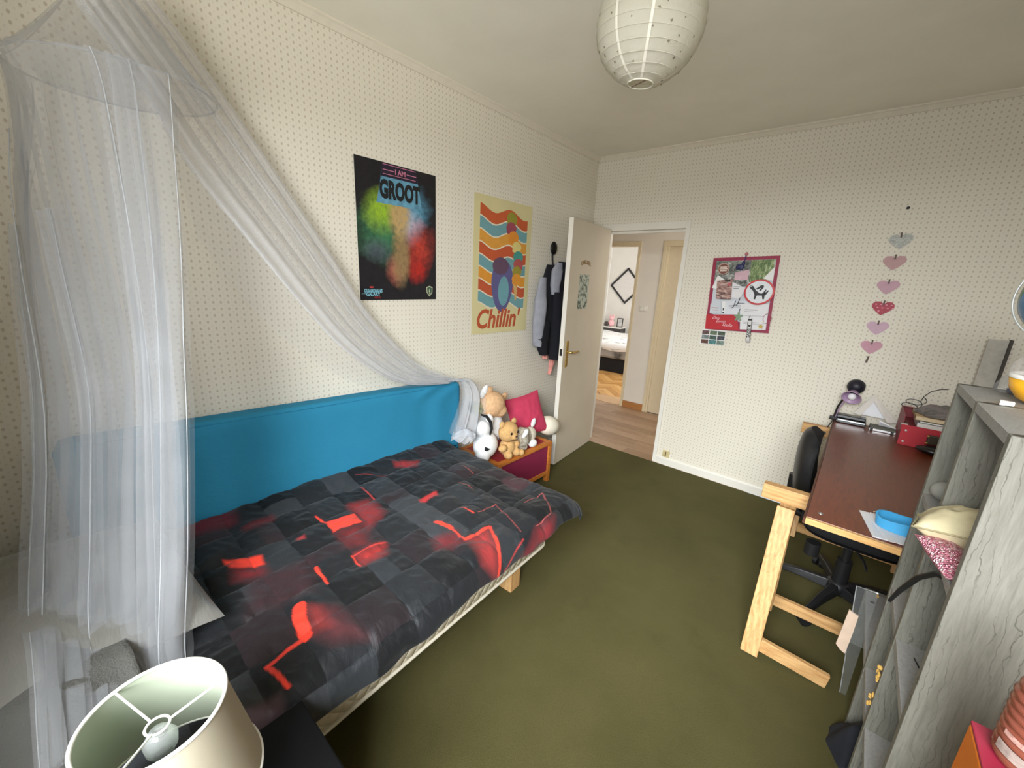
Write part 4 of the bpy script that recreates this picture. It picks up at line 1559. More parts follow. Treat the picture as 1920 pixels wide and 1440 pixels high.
MB().b2((x0 + 0.036, y0 + 0.036, zt - 0.02), (x1 - 0.036, y1 - 0.036, zt - 0.003)).build('top_panel', plain('red_board', C(150, 40, 50), 0.5), bench)


def fur(name, col, var=0.14, scale=55, bs=240, b=0.45):
    return plain(name, col, 0.95, var=var, scale=scale, bump=b, bscale=bs)


TANF = fur('tan_plush', C(206, 164, 108))
BRNF = fur('fawn_plush', C(214, 172, 130))
WHTF = fur('white_plush', C(236, 236, 236), 0.05)
n = N('mottled_plush')
co = n.coords()
n.color(n.ramp(n.noise(co, 26, 4, 0.65, 0.6), [(0.32, C(126, 110, 92)), (0.48, C(182, 170, 150)), (0.66, C(228, 222, 210))]))
n.bump(n.noise(co, 120, 4, 0.7), 0.8, 0.012)
n.set(0.95)
MOTF = n.m
EYE = plain('black_eye', C(14, 12, 12), 0.15)

bear = thing('tan_bear', 'tan soft toy bear with round ears at the front of the pile', 'soft toy', (0.365, 2.085, 0.34))
bb = MB()
bb.ball((0.345, 2.090, 0.405), (0.055, 0.060, 0.065)).ball((0.385, 2.055, 0.365), (0.035, 0.030, 0.028)).ball((0.385, 2.135, 0.368), (0.040, 0.030, 0.030)).ball((0.375, 2.010, 0.425), (0.028, 0.036, 0.026)).ball((0.375, 2.150, 0.420), (0.026, 0.032, 0.026))
bb.ball((0.410, 2.165, 0.362), (0.026, 0.024, 0.026))
bb.build('body', TANF, bear, remesh=0.006, smooth_it=2)
hb = MB().ball((0.362, 2.075, 0.525), (0.062, 0.078, 0.072), 24, 16).ball((0.415, 2.075, 0.505), (0.022, 0.030, 0.022))
hb.build('head', TANF, bear, remesh=0.006, smooth_it=2)
for q in (-0.060, 0.060):
    MB().ball((0.355, 2.075 + q, 0.585), (0.014, 0.024, 0.024)).build('ear', TANF, bear)
    MB().ball((0.4185, 2.075 + q * 0.52, 0.533), (0.006, 0.0085, 0.0095)).build('eye', EYE, bear)
MB().ball((0.4355, 2.075, 0.512), (0.006, 0.010, 0.007)).build('nose', plain('brown_nose', C(70, 44, 30), 0.4), bear)
MB().tube([(0.4365, 2.055, 0.495), (0.4385, 2.066, 0.489), (0.4395, 2.075, 0.487), (0.4385, 2.084, 0.489), (0.4365, 2.095, 0.495)], 0.0018, 6).build('mouth', plain('brown_thread', C(70, 44, 30), 0.7), bear)

deer = thing('fawn_plush', 'large fawn soft toy with a white ear slumped on top of the pile', 'soft toy', (0.20, 2.10, 0.45))
MB().ball((0.21, 2.055, 0.690), (0.090, 0.105, 0.092), 24, 16).ball((0.24, 2.10, 0.645), (0.06, 0.06, 0.05)).build('head', BRNF, deer, remesh=0.008, smooth_it=3)
MB().ball((0.18, 2.09, 0.50), (0.085, 0.10, 0.125), 20, 14).build('body', WHTF, deer)
MB().ball((0.205, 1.985, 0.790), (0.014, 0.026, 0.050), rot=Matrix.Rotation(radians(-38), 3, 'X')).build('ear', WHTF, deer)
MB().ball((0.200, 2.035, 0.788), (0.018, 0.040, 0.026), rot=Matrix.Rotation(radians(25), 3, 'X')).build('ear_tip', BRNF, deer)
MB().ball((0.20, 2.185, 0.705), (0.016, 0.052, 0.028), rot=Matrix.Rotation(radians(38), 3, 'X')).build('ear', BRNF, deer)
MB().ball((0.277, 2.000, 0.622), (0.006, 0.008, 0.008)).build('eye', EYE, deer)

pen = thing('white_plush', 'white soft toy with a black stripe lying beside the blue mattress', 'soft toy', (0.25, 1.93, 0.34))
MB().ball((0.27, 1.95, 0.435), (0.075, 0.095, 0.095), 22, 14).ball((0.26, 1.925, 0.555), (0.052, 0.058, 0.060)).ball((0.30, 1.895, 0.375), (0.05, 0.05, 0.04)).build('body', WHTF, pen, remesh=0.007, smooth_it=2)
MB().ball((0.265, 1.985, 0.605), (0.028, 0.030, 0.046), rot=Matrix.Rotation(radians(18), 3, 'X')).build('paw', WHTF, pen)
MB().tube([(0.262, 1.905, 0.660), (0.285, 1.935, 0.645), (0.305, 1.955, 0.605), (0.312, 1.960, 0.560), (0.312, 1.945, 0.520)], [0.006, 0.010, 0.011, 0.009, 0.005], 10).build('stripe', BLACK_FABRIC, pen)
MB().add([(0.343, 1.885, 0.458), (0.343, 1.885, 0.430), (0.350, 1.915, 0.440), (0.325, 1.885, 0.458), (0.325, 1.885, 0.430), (0.332, 1.915, 0.440)], [(0, 1, 2), (5, 4, 3), (0, 3, 4, 1), (1, 4, 5, 2), (2, 5, 3, 0)]).build('beak', BLACK_FABRIC, pen)
n = N('gold_green_foil')
co = n.coords()
n.color(n.ramp(n.noise(n.mapping(co, (1, 8, 8)), 3, 2), [(0.3, C(74, 84, 40)), (0.55, C(176, 180, 92)), (0.7, C(220, 214, 140))]))
n.set(0.25, 0.7)
foil = thing('foil_tube', 'shiny gold green roll lying behind the white soft toy', 'roll', (0.20, 1.93, 0.68))
ax = Vector((0.10, 0.94, -0.28)).normalized()
MB().cyl(Vector((0.185, 1.885, 0.700)), Vector((0.185, 1.885, 0.700)) + ax * 0.085, 0.040, 0.042, 24).build('wrap', n.m, foil, bevel=0.006)
MB().cyl(Vector((0.185, 1.885, 0.700)) - ax * 0.006, Vector((0.185, 1.885, 0.700)), 0.028, 0.030, 20).build('end', plain('foil_end', C(110, 100, 50), 0.4, 0.4), foil)

ram = thing('mottled_plush', 'fluffy grey brown soft toy lying between tan bear and red cushion', 'soft toy', (0.345, 2.30, 0.34))
MB().ball((0.345, 2.235, 0.430), (0.062, 0.066, 0.082), 22, 14).ball((0.33, 2.30, 0.420), (0.05, 0.06, 0.07)).ball((0.35, 2.245, 0.365), (0.045, 0.045, 0.03)).build('body', MOTF, ram, remesh=0.006, smooth_it=2)
MB().ball((0.335, 2.355, 0.425), (0.045, 0.052, 0.056), 20, 12).build('head', plain('beige_plush', C(206, 196, 178), 0.95, var=0.1, scale=60, bump=0.4), ram)
MB().ball((0.33, 2.395, 0.505), (0.014, 0.022, 0.036), rot=Matrix.Rotation(radians(-25), 3, 'X')).build('ear', WHTF, ram)
MB().ball((0.372, 2.345, 0.368), (0.030, 0.040, 0.030)).build('paw', WHTF, ram)
MB().ball((0.385, 2.225, 0.478), (0.024, 0.040, 0.014), rot=Matrix.Rotation(radians(40), 3, 'X')).build('leaf_patch', WHTF, ram)

RASP = plain('raspberry_cotton', C(186, 52, 84), 0.85, var=0.06, scale=14, bump=0.15, bscale=60)
M2 = Matrix.Translation((0.225, 2.440, 0.525)) @ Matrix.Rotation(radians(62), 4, 'Z') @ Matrix.Rotation(radians(72), 4, 'X') @ Matrix.Rotation(radians(13), 4, 'Z')
tag(pillow_mb(0.30, 0.33, 0.11, M2, pinch=0.8, wr=0.008, seed=3).build('raspberry_cushion', RASP), 'raspberry red cushion standing on a corner behind the soft toys', 'cushion')
M3 = Matrix.Translation((0.27, 2.605, 0.425)) @ Matrix.Rotation(radians(90), 4, 'X')
roll_ = MB().lathe([(0.0, -0.085), (0.045, -0.082), (0.070, -0.055), (0.078, 0.0), (0.070, 0.055), (0.045, 0.082), (0.0, 0.085)], (0.30, 2.640, 0.413), 28, axis=Matrix.Rotation(radians(70), 3, 'X'))
tag(roll_.build('cream_bolster', plain('cream_cotton', C(232, 224, 206), 0.85, var=0.05, scale=12, bump=0.2, bscale=40)), 'small cream bolster at the end of the bench next to the door', 'cushion')

# ------------------------------------------------------------------ bedside table with lamp, close to the camera
nt = thing('bedside_table', 'black bedside table under the cream lampshade near the camera', 'bedside table', (1.27, 0.14, 0))
NTM = plain('black_lacquer', C(9, 9, 11), 0.6, var=0.1, scale=10, spec=0.15)
MB().b2((1.165, -0.10, 0.455), (1.385, 0.375, 0.480)).build('table_top', NTM, nt, bevel=0.004)
MB().b2((1.175, -0.09, 0.10), (1.375, 0.365, 0.454)).build('body', NTM, nt, bevel=0.003)
MB().b2((1.200, -0.06, 0.0), (1.355, 0.34, 0.099)).build('plinth', NTM, nt)
for z in (0.20, 0.37):
    dr = MB().b2((1.376, -0.08, z - 0.075), (1.388, 0.355, z + 0.075)).build('drawer', NTM, nt, bevel=0.002)
    MB().ball((1.396, 0.14, z), 0.011).build('knob', STEEL, dr)
LX, LY = 1.256, 0.114
lamp = thing('table_lamp', 'table lamp with a cream drum shade open at the top', 'lamp', (LX, LY, 0.48))
n = N('shade_fabric')
co = n.coords()
n.color(n.mix(n.noise(co, 220, 2), C(196, 186, 164), C(206, 196, 176)))
n.set(0.8)
tl = n.n('ShaderNodeBsdfTranslucent')
tl.inputs[0].default_value = C(214, 208, 186)
mx = n.n('ShaderNodeMixShader')
mx.inputs[0].default_value = 0.3
n.l(n.b.outputs[0], mx.inputs[1])
n.l(tl.outputs[0], mx.inputs[2])
n.l(mx.outputs[0], n.out.inputs[0])
SHADE = n.m
LIN = plain('shade_lining', C(176, 184, 164), 0.7, var=0.03, scale=10)
zr, zb2, rt, rb = 0.780, 0.580, 0.102, 0.142
MB().lathe([(rb, zb2), (rt, zr)], (LX, LY, 0), 64).build('shade', SHADE, lamp)
tag(MB().lathe([(rt - 0.0012, zr), (rb - 0.0012, zb2)], (LX, LY, 0), 64).build('lining', LIN, lamp), 'pale green inside of the lampshade')
for r, z in ((rt, zr), (rb, zb2)):
    MB().tube([Vector((LX + r * cos(a), LY + r * sin(a), z)) for a in [2 * pi * i / 64 for i in range(64)]], 0.0032, 8, closed=True).build('rim', plain('rim_tape', C(240, 238, 230), 0.6, var=0.02) if 'rim_tape' not in bpy.data.materials else bpy.data.materials['rim_tape'], lamp)
WIRE = plain('white_wire', C(238, 238, 232), 0.4, var=0.02)
for a0 in (-157, 83, -37):
    a = radians(a0)
    MB().tube([(LX + rt * cos(a), LY + rt * sin(a), zr - 0.002), (LX + 0.016 * cos(a), LY + 0.016 * sin(a), zr - 0.030)], 0.0022, 6).build('spider_arm', WIRE, lamp)
MB().tube([(LX + 0.017 * cos(a), LY + 0.017 * sin(a), zr - 0.031) for a in [2 * pi * i / 24 for i in range(24)]], 0.0022, 6, closed=True).build('spider_ring', WIRE, lamp)
MB().lathe([(0.0, zr - 0.038), (0.014, zr - 0.042), (0.025, zr - 0.062), (0.023, zr - 0.080), (0.015, zr - 0.094), (0.013, zr - 0.10)], (LX, LY, 0), 24).build('bulb', glassy('bulb_clear', (0.9, 0.94, 0.92, 1), 0.45, 0.05), lamp)
MB().lathe([(0.0, zr - 0.098), (0.015, zr - 0.098), (0.017, zr - 0.14), (0.010, zr - 0.15), (0.009, 0.52), (0.035, 0.50), (0.060, 0.488), (0.062, 0.4805), (0.0, 0.4805)], (LX, LY, 0), 28).build('base', plain('lamp_base', C(60, 60, 62), 0.4, 0.3), lamp)

# ------------------------------------------------------------------ desk on trestles
desk = thing('trestle_desk', 'reddish brown desk top with a pale wooden edge resting on two trestles', 'desk', (2.34, 2.65, 0.715))
n = N('brown_laminate')
co = n.coords()
f = n.noise(n.mapping(co, (16, 2.0, 8)), 6, 4, 0.6, 0.6)
n.color(n.ramp(f, [(0.3, C(98, 46, 26)), (0.7, C(122, 60, 34))]))
n.set(0.32, spec=0.5)
MB().b2((2.030, 1.836, 0.7165), (2.720, 3.470, 0.740)).build('board', n.m, desk, bevel=0.0015)
EDGE = wood('edge_wood', C(220, 176, 116), C(186, 136, 80), 0, 6, 0.5, 12)
MB().b2((2.030, 1.820, 0.7165), (2.720, 1.8355, 0.7395)).build('front_edge', EDGE, desk, bevel=0.001)
MB().b2((2.022, 1.820, 0.7165), (2.0295, 3.470, 0.7395)).build('side_edge', plain('dark_edge', C(84, 48, 32), 0.5), desk)
MB().lathe([(0.0, 0.743), (0.005, 0.7428), (0.009, 0.741), (0.009, 0.7401)], (2.068, 1.900, 0), 14).build('screw', STEEL, desk)


def trestle(name, label, y, full=True):
    t = thing(name, label, 'trestle', (2.2, y, 0), 0, 'wooden desk trestles')
    up = (0, 0, 1)
    MB().bar((1.855, y, 0.682), (2.70, y, 0.682), 0.045, 0.066).build('beam', PINE, t, bevel=0.003)
    for x in (1.955,):
        MB().bar((x, y - 0.034, 0.640), (x, y - 0.205, 0.004), 0.030, 0.066, (1, 0, 0)).build('leg', PINE_Z, t, bevel=0.003)
        MB().bar((x + 0.002, y + 0.034, 0.640), (x + 0.002, y + 0.150, 0.004), 0.030, 0.060, (1, 0, 0)).build('leg', PINE_Z, t, bevel=0.003)
    for x in (2.64,):
        MB().bar((x, y - 0.034, 0.640), (x, y - 0.20, 0.004), 0.030, 0.066, (1, 0, 0)).build('leg', PINE_Z, t, bevel=0.003) if not full else None
        MB().bar((x, y + 0.034, 0.640), (x, y + 0.150, 0.004), 0.030, 0.060, (1, 0, 0)).build('leg', PINE_Z, t, bevel=0.003)
    MB().bar((1.985, y - 0.190, 0.060), (2.225, y - 0.165, 0.030), 0.022, 0.060).build('lower_bar', PINE, t, bevel=0.002)
    MB().bar((1.985, y + 0.138, 0.075), (2.270, y + 0.139, 0.075), 0.022, 0.055).build('lower_bar', PINE, t, bevel=0.002)
    return t


trestle('trestle', 'pine trestle under the near end of the desk, foot bar ending free', 2.105)
t2 = thing('trestle', 'pine trestle under the far end of the desk by the wall', 'trestle', (2.2, 3.30, 0), 0, 'wooden desk trestles')
y = 3.30
MB().bar((1.875, y, 0.682), (2.58, y, 0.682), 0.045, 0.066).build('beam', PINE, t2, bevel=0.003)
for x in (1.955, 2.48):
    MB().bar((x, y - 0.034, 0.640), (x, y - 0.215, 0.004), 0.030, 0.060, (1, 0, 0)).build('leg', PINE_Z, t2, bevel=0.003)
    MB().bar((x, y + 0.034, 0.640), (x, y + 0.150, 0.004), 0.030, 0.060, (1, 0, 0)).build('leg', PINE_Z, t2, bevel=0.003)
MB().bar((1.985, y - 0.195, 0.070), (2.465, y - 0.195, 0.070), 0.022, 0.055).build('lower_bar', PINE, t2, bevel=0.002)
MB().bar((1.985, y + 0.140, 0.075), (2.465, y + 0.140, 0.075), 0.022, 0.055).build('lower_bar', PINE, t2, bevel=0.002)

# office chair pushed under the desk, facing it
ch = thing('office_chair', 'black office chair pushed in under the brown desk', 'chair', (2.215, 2.56, 0))
CX, CY = 2.215, 2.56


def backrest(sg):
    def fn(u, v):
        a, b = u * 2 - 1, v * 2 - 1
        # rounded outline
        w = 0.205 * (1 - 0.16 * (b > 0) * b * b - 0.22 * (b < 0) * b * b)
        yy = a * w * sqrt(max(0, 1 - 0.55 * abs(b) ** 4))
        zz = 0.685 + 0.20 * b * sqrt(max(0, 1 - 0.45 * abs(a) ** 4))
        edge = max(0, (1 - abs(a) ** 6)) ** 0.5 * max(0, (1 - abs(b) ** 6)) ** 0.5
        xx = 1.968 + 0.045 * a * a - 0.03 * (1 - b * b) * 0.6 + 0.045 * b * -0.3
        xx += sg * 0.030 * edge
        return Vector((xx, CY + yy, zz))
    return fn


MB().grid(backrest(1), 26, 26).build('backrest', BLACK_FABRIC, ch)
MB().grid(backrest(-1), 26, 26, flip=True).build('back_shell', BLACK_PLASTIC, ch)


def seat_mb(z0, z1, g):
    mb = MB()
    prof = []
    for i in range(40):
        a = 2 * pi * i / 40
        e = 0.55
        prof.append((CX + 0.01 + (0.225 + g) * abs(cos(a)) ** e * (1 if cos(a) > 0 else -1), CY + (0.235 + g) * abs(sin(a)) ** e * (1 if sin(a) > 0 else -1)))
    lv = [(z0, 0.90), (z0 + 0.01, 0.99), ((z0 + z1) / 2, 1.0), (z1 - 0.012, 0.98), (z1, 0.88)]
    vs = []
    for z, k in lv:
        vs += [Vector((CX + (x - CX) * k, CY + (y - CY) * k, z)) for x, y in prof]
    k = 40
    fs = [(j * k + i, j * k + (i + 1) % k, (j + 1) * k + (i + 1) % k, (j + 1) * k + i) for j in range(4) for i in range(k)]
    mb.add(vs, fs, 0, True)
    mb.add(vs[-k:], [tuple(range(k))]).add(vs[:k], [tuple(reversed(range(k)))])
    return mb


seat_mb(0.430, 0.490, 0.0).build('seat', BLACK_FABRIC, ch)
seat_mb(0.412, 0.432, -0.012).build('seat_pan', BLACK_PLASTIC, ch)
MB().tube([(CX - 0.12, CY, 0.405), (CX - 0.235, CY, 0.42), (1.935, CY, 0.50), (1.930, CY, 0.62)], [0.022, 0.022, 0.024, 0.022], 10).build('back_bracket', BLACK_PLASTIC, ch)
MB().b2((CX - 0.09, CY - 0.08, 0.370), (CX + 0.09, CY + 0.08, 0.411)).build('tilt_mechanism', BLACK_PLASTIC, ch, bevel=0.01)
MB().cyl((2.075, 2.315, 0.345), (2.075, 2.315, 0.408), 0.030, None, 18).build('tension_knob', BLACK_PLASTIC, ch, bevel=0.006)
MB().tube([(CX, CY - 0.08, 0.385), (CX + 0.05, CY - 0.20, 0.375), (CX + 0.06, CY - 0.25, 0.365)], 0.006, 8).build('lever', BLACK_PLASTIC, ch)
MB().cyl((CX, CY, 0.075), (CX, CY, 0.25), 0.036, 0.032, 20).cyl((CX, CY, 0.25), (CX, CY, 0.372), 0.020, None, 16).build('gas_column', BLACK_PLASTIC, ch)
MB().lathe([(0.0, 0.065), (0.045, 0.065), (0.050, 0.09), (0.045, 0.125), (0.0, 0.13)], (CX, CY, 0), 24).build('hub', BLACK_PLASTIC, ch)
for k in range(5):
    a = radians(178 + 72 * k)
    d = Vector((cos(a), sin(a), 0))
    o = Vector((CX, CY, 0))
    sd = Vector((-d.y, d.x, 0))
    vs = []
    for (r, zt_, zb_, w) in ((0.035, 0.120, 0.072, 0.027), (0.18, 0.105, 0.072, 0.022), (0.31, 0.078, 0.060, 0.016), (0.325, 0.070, 0.058, 0.012)):
        c = o + d * r
        vs += [c + sd * w + Vector((0, 0, zb_)), c - sd * w + Vector((0, 0, zb_)), c - sd * w * 0.6 + Vector((0, 0, zt_)), c + sd * w * 0.6 + Vector((0, 0, zt_))]
    fs = [(j * 4 + i, j * 4 + (i + 1) % 4, (j + 1) * 4 + (i + 1) % 4, (j + 1) * 4 + i) for j in range(3) for i in range(4)] + [(3, 2, 1, 0), (12, 13, 14, 15)]
    arm = MB().add(vs, fs).build('base_arm', BLACK_PLASTIC, ch, bevel=0.004)
    c = o + d * 0.305
    cm = MB()
    tw = Vector((cos(a + 0.9), sin(a + 0.9), 0))
    for q in (-0.017, 0.017):
        p = c + tw * q + Vector((0, 0, 0.027))
        cm.cyl(p - tw * 0.010, p + tw * 0.010, 0.026, None, 18)
    cm.cyl(c + Vector((0, 0, 0.03)), c + Vector((0, 0, 0.065)), 0.008, None, 10)
    cm.build('caster', BLACK_PLASTIC, arm)
# ------------------------------------------------------------------ pin board and what hangs on it
PB = BACK(1.107, 1.227, 0.0, 0.045)
pbw, pbh = 0.433, 0.540
pb = thing('pin_board', 'raspberry red pin board crowded with papers on the wall right of the door', 'pin board', (1.32, YB, 1.227))
RASPB = plain('raspberry_board', C(150, 30, 66), 0.55, var=0.06)
MB().prism(rect(pbw, pbh), PB, 0.001, 0.010).build('board', RASPB, pb)
mb = MB()
for r_ in (rect(pbw, 0.020), rect(pbw, 0.022, 0, pbh - 0.022), rect(0.023, pbh - 0.042, 0, 0.020), rect(0.019, pbh - 0.042, pbw - 0.019, 0.020)):
    mb.prism(r_, PB, 0.010, 0.013)
mb.build('border', RASPB, pb)
WP = [plain('note_%d' % i, C(*c), 0.7, var=0.04, scale=14) for i, c in enumerate(((228, 226, 228), (220, 222, 228), (236, 234, 232), (206, 210, 216)))]
GREYINK = plain('grey_ink', C(120, 122, 130), 0.8)
layer = [0.0105]


def pinned(name, label, cat, poly, mat, lines=None, group='papers on the pin board', ink=None, raise_=0.0012):
    z0 = layer[0]
    layer[0] += raise_ + 0.0004
    cx, cy = sum(p[0] for p in poly) / len(poly), sum(p[1] for p in poly) / len(poly)
    t = thing(name, label, cat, PB @ Vector((cx, cy, z0)), 0, group)
    MB().prism(poly, PB, z0, z0 + raise_).build('sheet', mat, t)
    if lines:
        m2 = MB()
        for x, y, w, h in lines:
            m2.prism(rect(w, h, x, y), PB, z0 + raise_, z0 + raise_ + 0.0004)
        m2.build('print', ink or GREYINK, t)
    return t, z0 + raise_


LEAFY = N('leaf_photo')
co = LEAFY.coords()
LEAFY.color(LEAFY.ramp(LEAFY.noise(LEAFY.mapping(co, (3, 1, 1)), 22, 4, 0.65, 1.0), [(0.3, C(40, 56, 30)), (0.48, C(96, 122, 62)), (0.6, C(150, 164, 112)), (0.75, C(214, 216, 200))]))
LEAFY.set(0.5)
DARKL = N('dark_leaf_photo')
co = DARKL.coords()
DARKL.color(DARKL.ramp(DARKL.noise(co, 26, 4, 0.65, 1.0), [(0.34, C(44, 48, 44)), (0.5, C(120, 124, 114)), (0.68, C(206, 206, 200))]))
DARKL.set(0.5)
BROWNP = N('brown_photo')
co = BROWNP.coords()
BROWNP.color(BROWNP.ramp(BROWNP.noise(BROWNP.mapping(co, (1, 1, 3), (0, 0.5, 0)), 24, 4, 0.6, 0.8), [(0.36, C(84, 56, 50)), (0.52, C(170, 130, 120)), (0.66, C(214, 188, 180))]))
BROWNP.set(0.5)
pinned('backing_sheet', 'large pale sheet behind all the other papers on the pin board', 'paper', [(0.023, 0.125), (0.413, 0.024), (0.413, 0.516), (0.024, 0.516)], WP[3])
pinned('photo_sheet', 'large grey leaf picture at the top left of the pin board', 'picture', [(0.024, 0.330), (0.262, 0.330), (0.262, 0.515), (0.024, 0.515)], DARKL.m)
pinned('leaf_picture', 'green plant picture at the top right of the pin board', 'picture', [(0.262, 0.360), (0.400, 0.375), (0.412, 0.515), (0.262, 0.515)], LEAFY.m)
pinned('white_flyer', 'white folded flyer at the right edge under the plant picture', 'paper', [(0.350, 0.386), (0.412, 0.368), (0.414, 0.470)], WP[2])
pinned('pink_card', 'plain pink card below the blue charm on the pin board', 'card', [(0.163, 0.374), (0.252, 0.378), (0.256, 0.448), (0.163, 0.430)], plain('pale_pink', C(212, 176, 186), 0.7))
pinned('letter_sheet', 'white letter with faint lines across the board\'s lower half', 'letter', [(0.122, 0.124), (0.300, 0.124), (0.314, 0.228), (0.124, 0.222)], WP[1], [(0.205, 0.205, 0.05, 0.006), (0.15, 0.19, 0.10, 0.002), (0.15, 0.18, 0.12, 0.002)])
pinned('form_sheet', 'white printed form at the lower right of the pin board', 'paper', [(0.247, 0.016), (0.414, 0.022), (0.411, 0.208), (0.230, 0.204)], WP[0], [(0.262, 0.160, 0.085, 0.004), (0.262, 0.148, 0.06, 0.003), (0.262, 0.118, 0.13, 0.002), (0.262, 0.070, 0.11, 0.002), (0.262, 0.060, 0.13, 0.002)])
pinned('receipt', 'narrow paper strip with barcode left on the pin board', 'receipt', [(0.110, 0.124), (0.131, 0.126), (0.125, 0.221), (0.101, 0.220)], WP[2], [(0.112, 0.150, 0.010, 0.020), (0.112, 0.130, 0.012, 0.010)], ink=plain('dark_ink', C(70, 74, 84), 0.8))
pinned('travel_leaflet', 'small pale ticket with pink print at the board\'s left edge', 'ticket', [(0.022, 0.128), (0.104, 0.128), (0.093, 0.220), (0.020, 0.199)], WP[3], [(0.032, 0.165, 0.05, 0.006), (0.04, 0.150, 0.04, 0.004)], ink=plain('rose_ink', C(190, 120, 130), 0.8))
pinned('folded_note', 'white folded note sticking out over the board\'s left border', 'paper', [(0.017, 0.318), (0.083, 0.300), (0.101, 0.379), (0.049, 0.413)], WP[2])
pinned('white_card', 'white slanted card with two grey lines in the middle left', 'card', [(0.162, 0.249), (0.222, 0.237), (0.248, 0.317), (0.156, 0.363)], WP[0], [(0.168, 0.325, 0.045, 0.004), (0.168, 0.314, 0.035, 0.004)])
lf_, zz_ = pinned('brown_leaflet', 'brown and pink picture leaflet with a black clip', 'leaflet', [(0.056, 0.236), (0.160, 0.234), (0.156, 0.385), (0.049, 0.370)], BROWNP.m)
MB().prism(rect(0.036, 0.014, 0.106, 0.366), PB, zz_, zz_ + 0.006).build('clip', BLACK_PLASTIC, lf_)
MB().prism(ell(0.138, 0.345, 0.012, 0.012, 18), PB, zz_, zz_ + 0.0006).build('red_dot', plain('rose_dot', C(190, 90, 96), 0.6), lf_)
rc, zz_ = pinned('red_card', 'bright red card with white handwriting at the lower left of the board', 'card', [(0.004, 0.004), (0.243, 0.010), (0.214, 0.124), (0.001, 0.116)], plain('red_card', C(186, 26, 38), 0.55, var=0.05))
INK = plain('white_ink', C(226, 190, 196), 0.7)
text('Dan', 0.030, INK, PB @ Matrix.Translation((0.046, 0.086, zz_ - 0.0006)) @ Matrix.Rotation(-0.1, 4, 'Z'), rc, 'handwriting', shear=0.4)
text('Ewen', 0.030, INK, PB @ Matrix.Translation((0.076, 0.060, zz_ - 0.0006)), rc, 'handwriting', shear=0.4)
text('Stella', 0.034, INK, PB @ Matrix.Translation((0.120, 0.036, zz_ - 0.0006)) @ Matrix.Rotation(-0.08, 4, 'Z'), rc, 'handwriting', shear=0.4)
bd = thing('round_badge', 'round brown badge with red and white band at the board\'s upper left', 'badge', PB @ Vector((0.085, 0.457, 0.016)))
zb = layer[0]
MB().prism(ell(0.085, 0.457, 0.040, 0.042, 32), PB, zb, zb + 0.004).build('rim', plain('badge_rim', C(186, 160, 140), 0.5), bd)
MB().prism(ell(0.085, 0.457, 0.034, 0.036, 32), PB, zb + 0.004, zb + 0.0046).build('face', plain('badge_face', C(122, 66, 54), 0.5), bd)
for q, w in ((0.470, 0.046), (0.457, 0.056), (0.444, 0.048)):
    MB().prism(rect(w, 0.007, 0.085 - w / 2, q - 0.004), PB, zb + 0.0046, zb + 0.0052).build('band', plain('badge_band', C(222, 206, 190), 0.5), bd)
# prohibition sign: red ring, white field, black dog
sg = thing('round_sign', 'round white sign with red ring and black dog over the pin board', 'sign', PB @ Vector((0.340, 0.290, 0.02)))
zs = layer[0] + 0.004
cx, cy, rx, ry = 0.340, 0.290, 0.096, 0.090
MB().prism(ell(cx, cy, rx, ry, 48), PB, zs, zs + 0.002).build('rim', plain('sign_red', C(196, 34, 40), 0.35), sg)
MB().prism(ell(cx, cy, rx - 0.012, ry - 0.012, 48), PB, zs + 0.002, zs + 0.0026).build('field', plain('sign_white', C(226, 228, 232), 0.25, var=0.06, scale=25), sg)
SB = plain('sign_black', C(28, 28, 28), 0.5)
dog = [(-0.066, 0.040), (-0.050, 0.052), (-0.040, 0.040), (-0.020, 0.012), (0.004, -0.008), (0.020, -0.010), (0.030, 0.002), (0.038, 0.018), (0.046, 0.018), (0.040, 0.000), (0.038, -0.050), (0.028, -0.050), (0.022, -0.024), (-0.010, -0.024), (-0.018, -0.052), (-0.028, -0.052), (-0.026, -0.020), (-0.040, 0.010), (-0.062, 0.030)]
MB().prism([(cx + x, cy + y) for x, y in dog], PB, zs + 0.0026, zs + 0.0032).build('dog_figure', SB, sg)
MB().prism([(cx + x, cy + y) for x, y in [(-0.022, 0.024), (0.006, 0.046), (0.022, 0.050), (0.028, 0.036), (0.014, 0.014), (0.004, 0.004), (0.000, 0.012), (0.010, 0.030), (-0.014, 0.018)]], PB, zs + 0.0026, zs + 0.0032).build('rider_figure', SB, sg)
MB().prism([(cx + x, cy + y) for x, y in [(0.030, -0.012), (0.058, 0.014), (0.062, 0.010), (0.044, -0.022)]], PB, zs + 0.0026, zs + 0.0032).build('mark', SB, sg)
for (x0_, y0_), (x1_, y1_) in (((-0.060, 0.035), (-0.020, 0.060)),):
    MB().prism([(cx + x0_, cy + y0_), (cx + x1_, cy + y1_), (cx + x1_ + 0.004, cy + y1_ + 0.005), (cx + x0_ + 0.002, cy + y0_ + 0.006)], PB, zs + 0.0032, zs + 0.0036).build('glint', plain('glint_white', C(240, 240, 240), 0.3), sg)
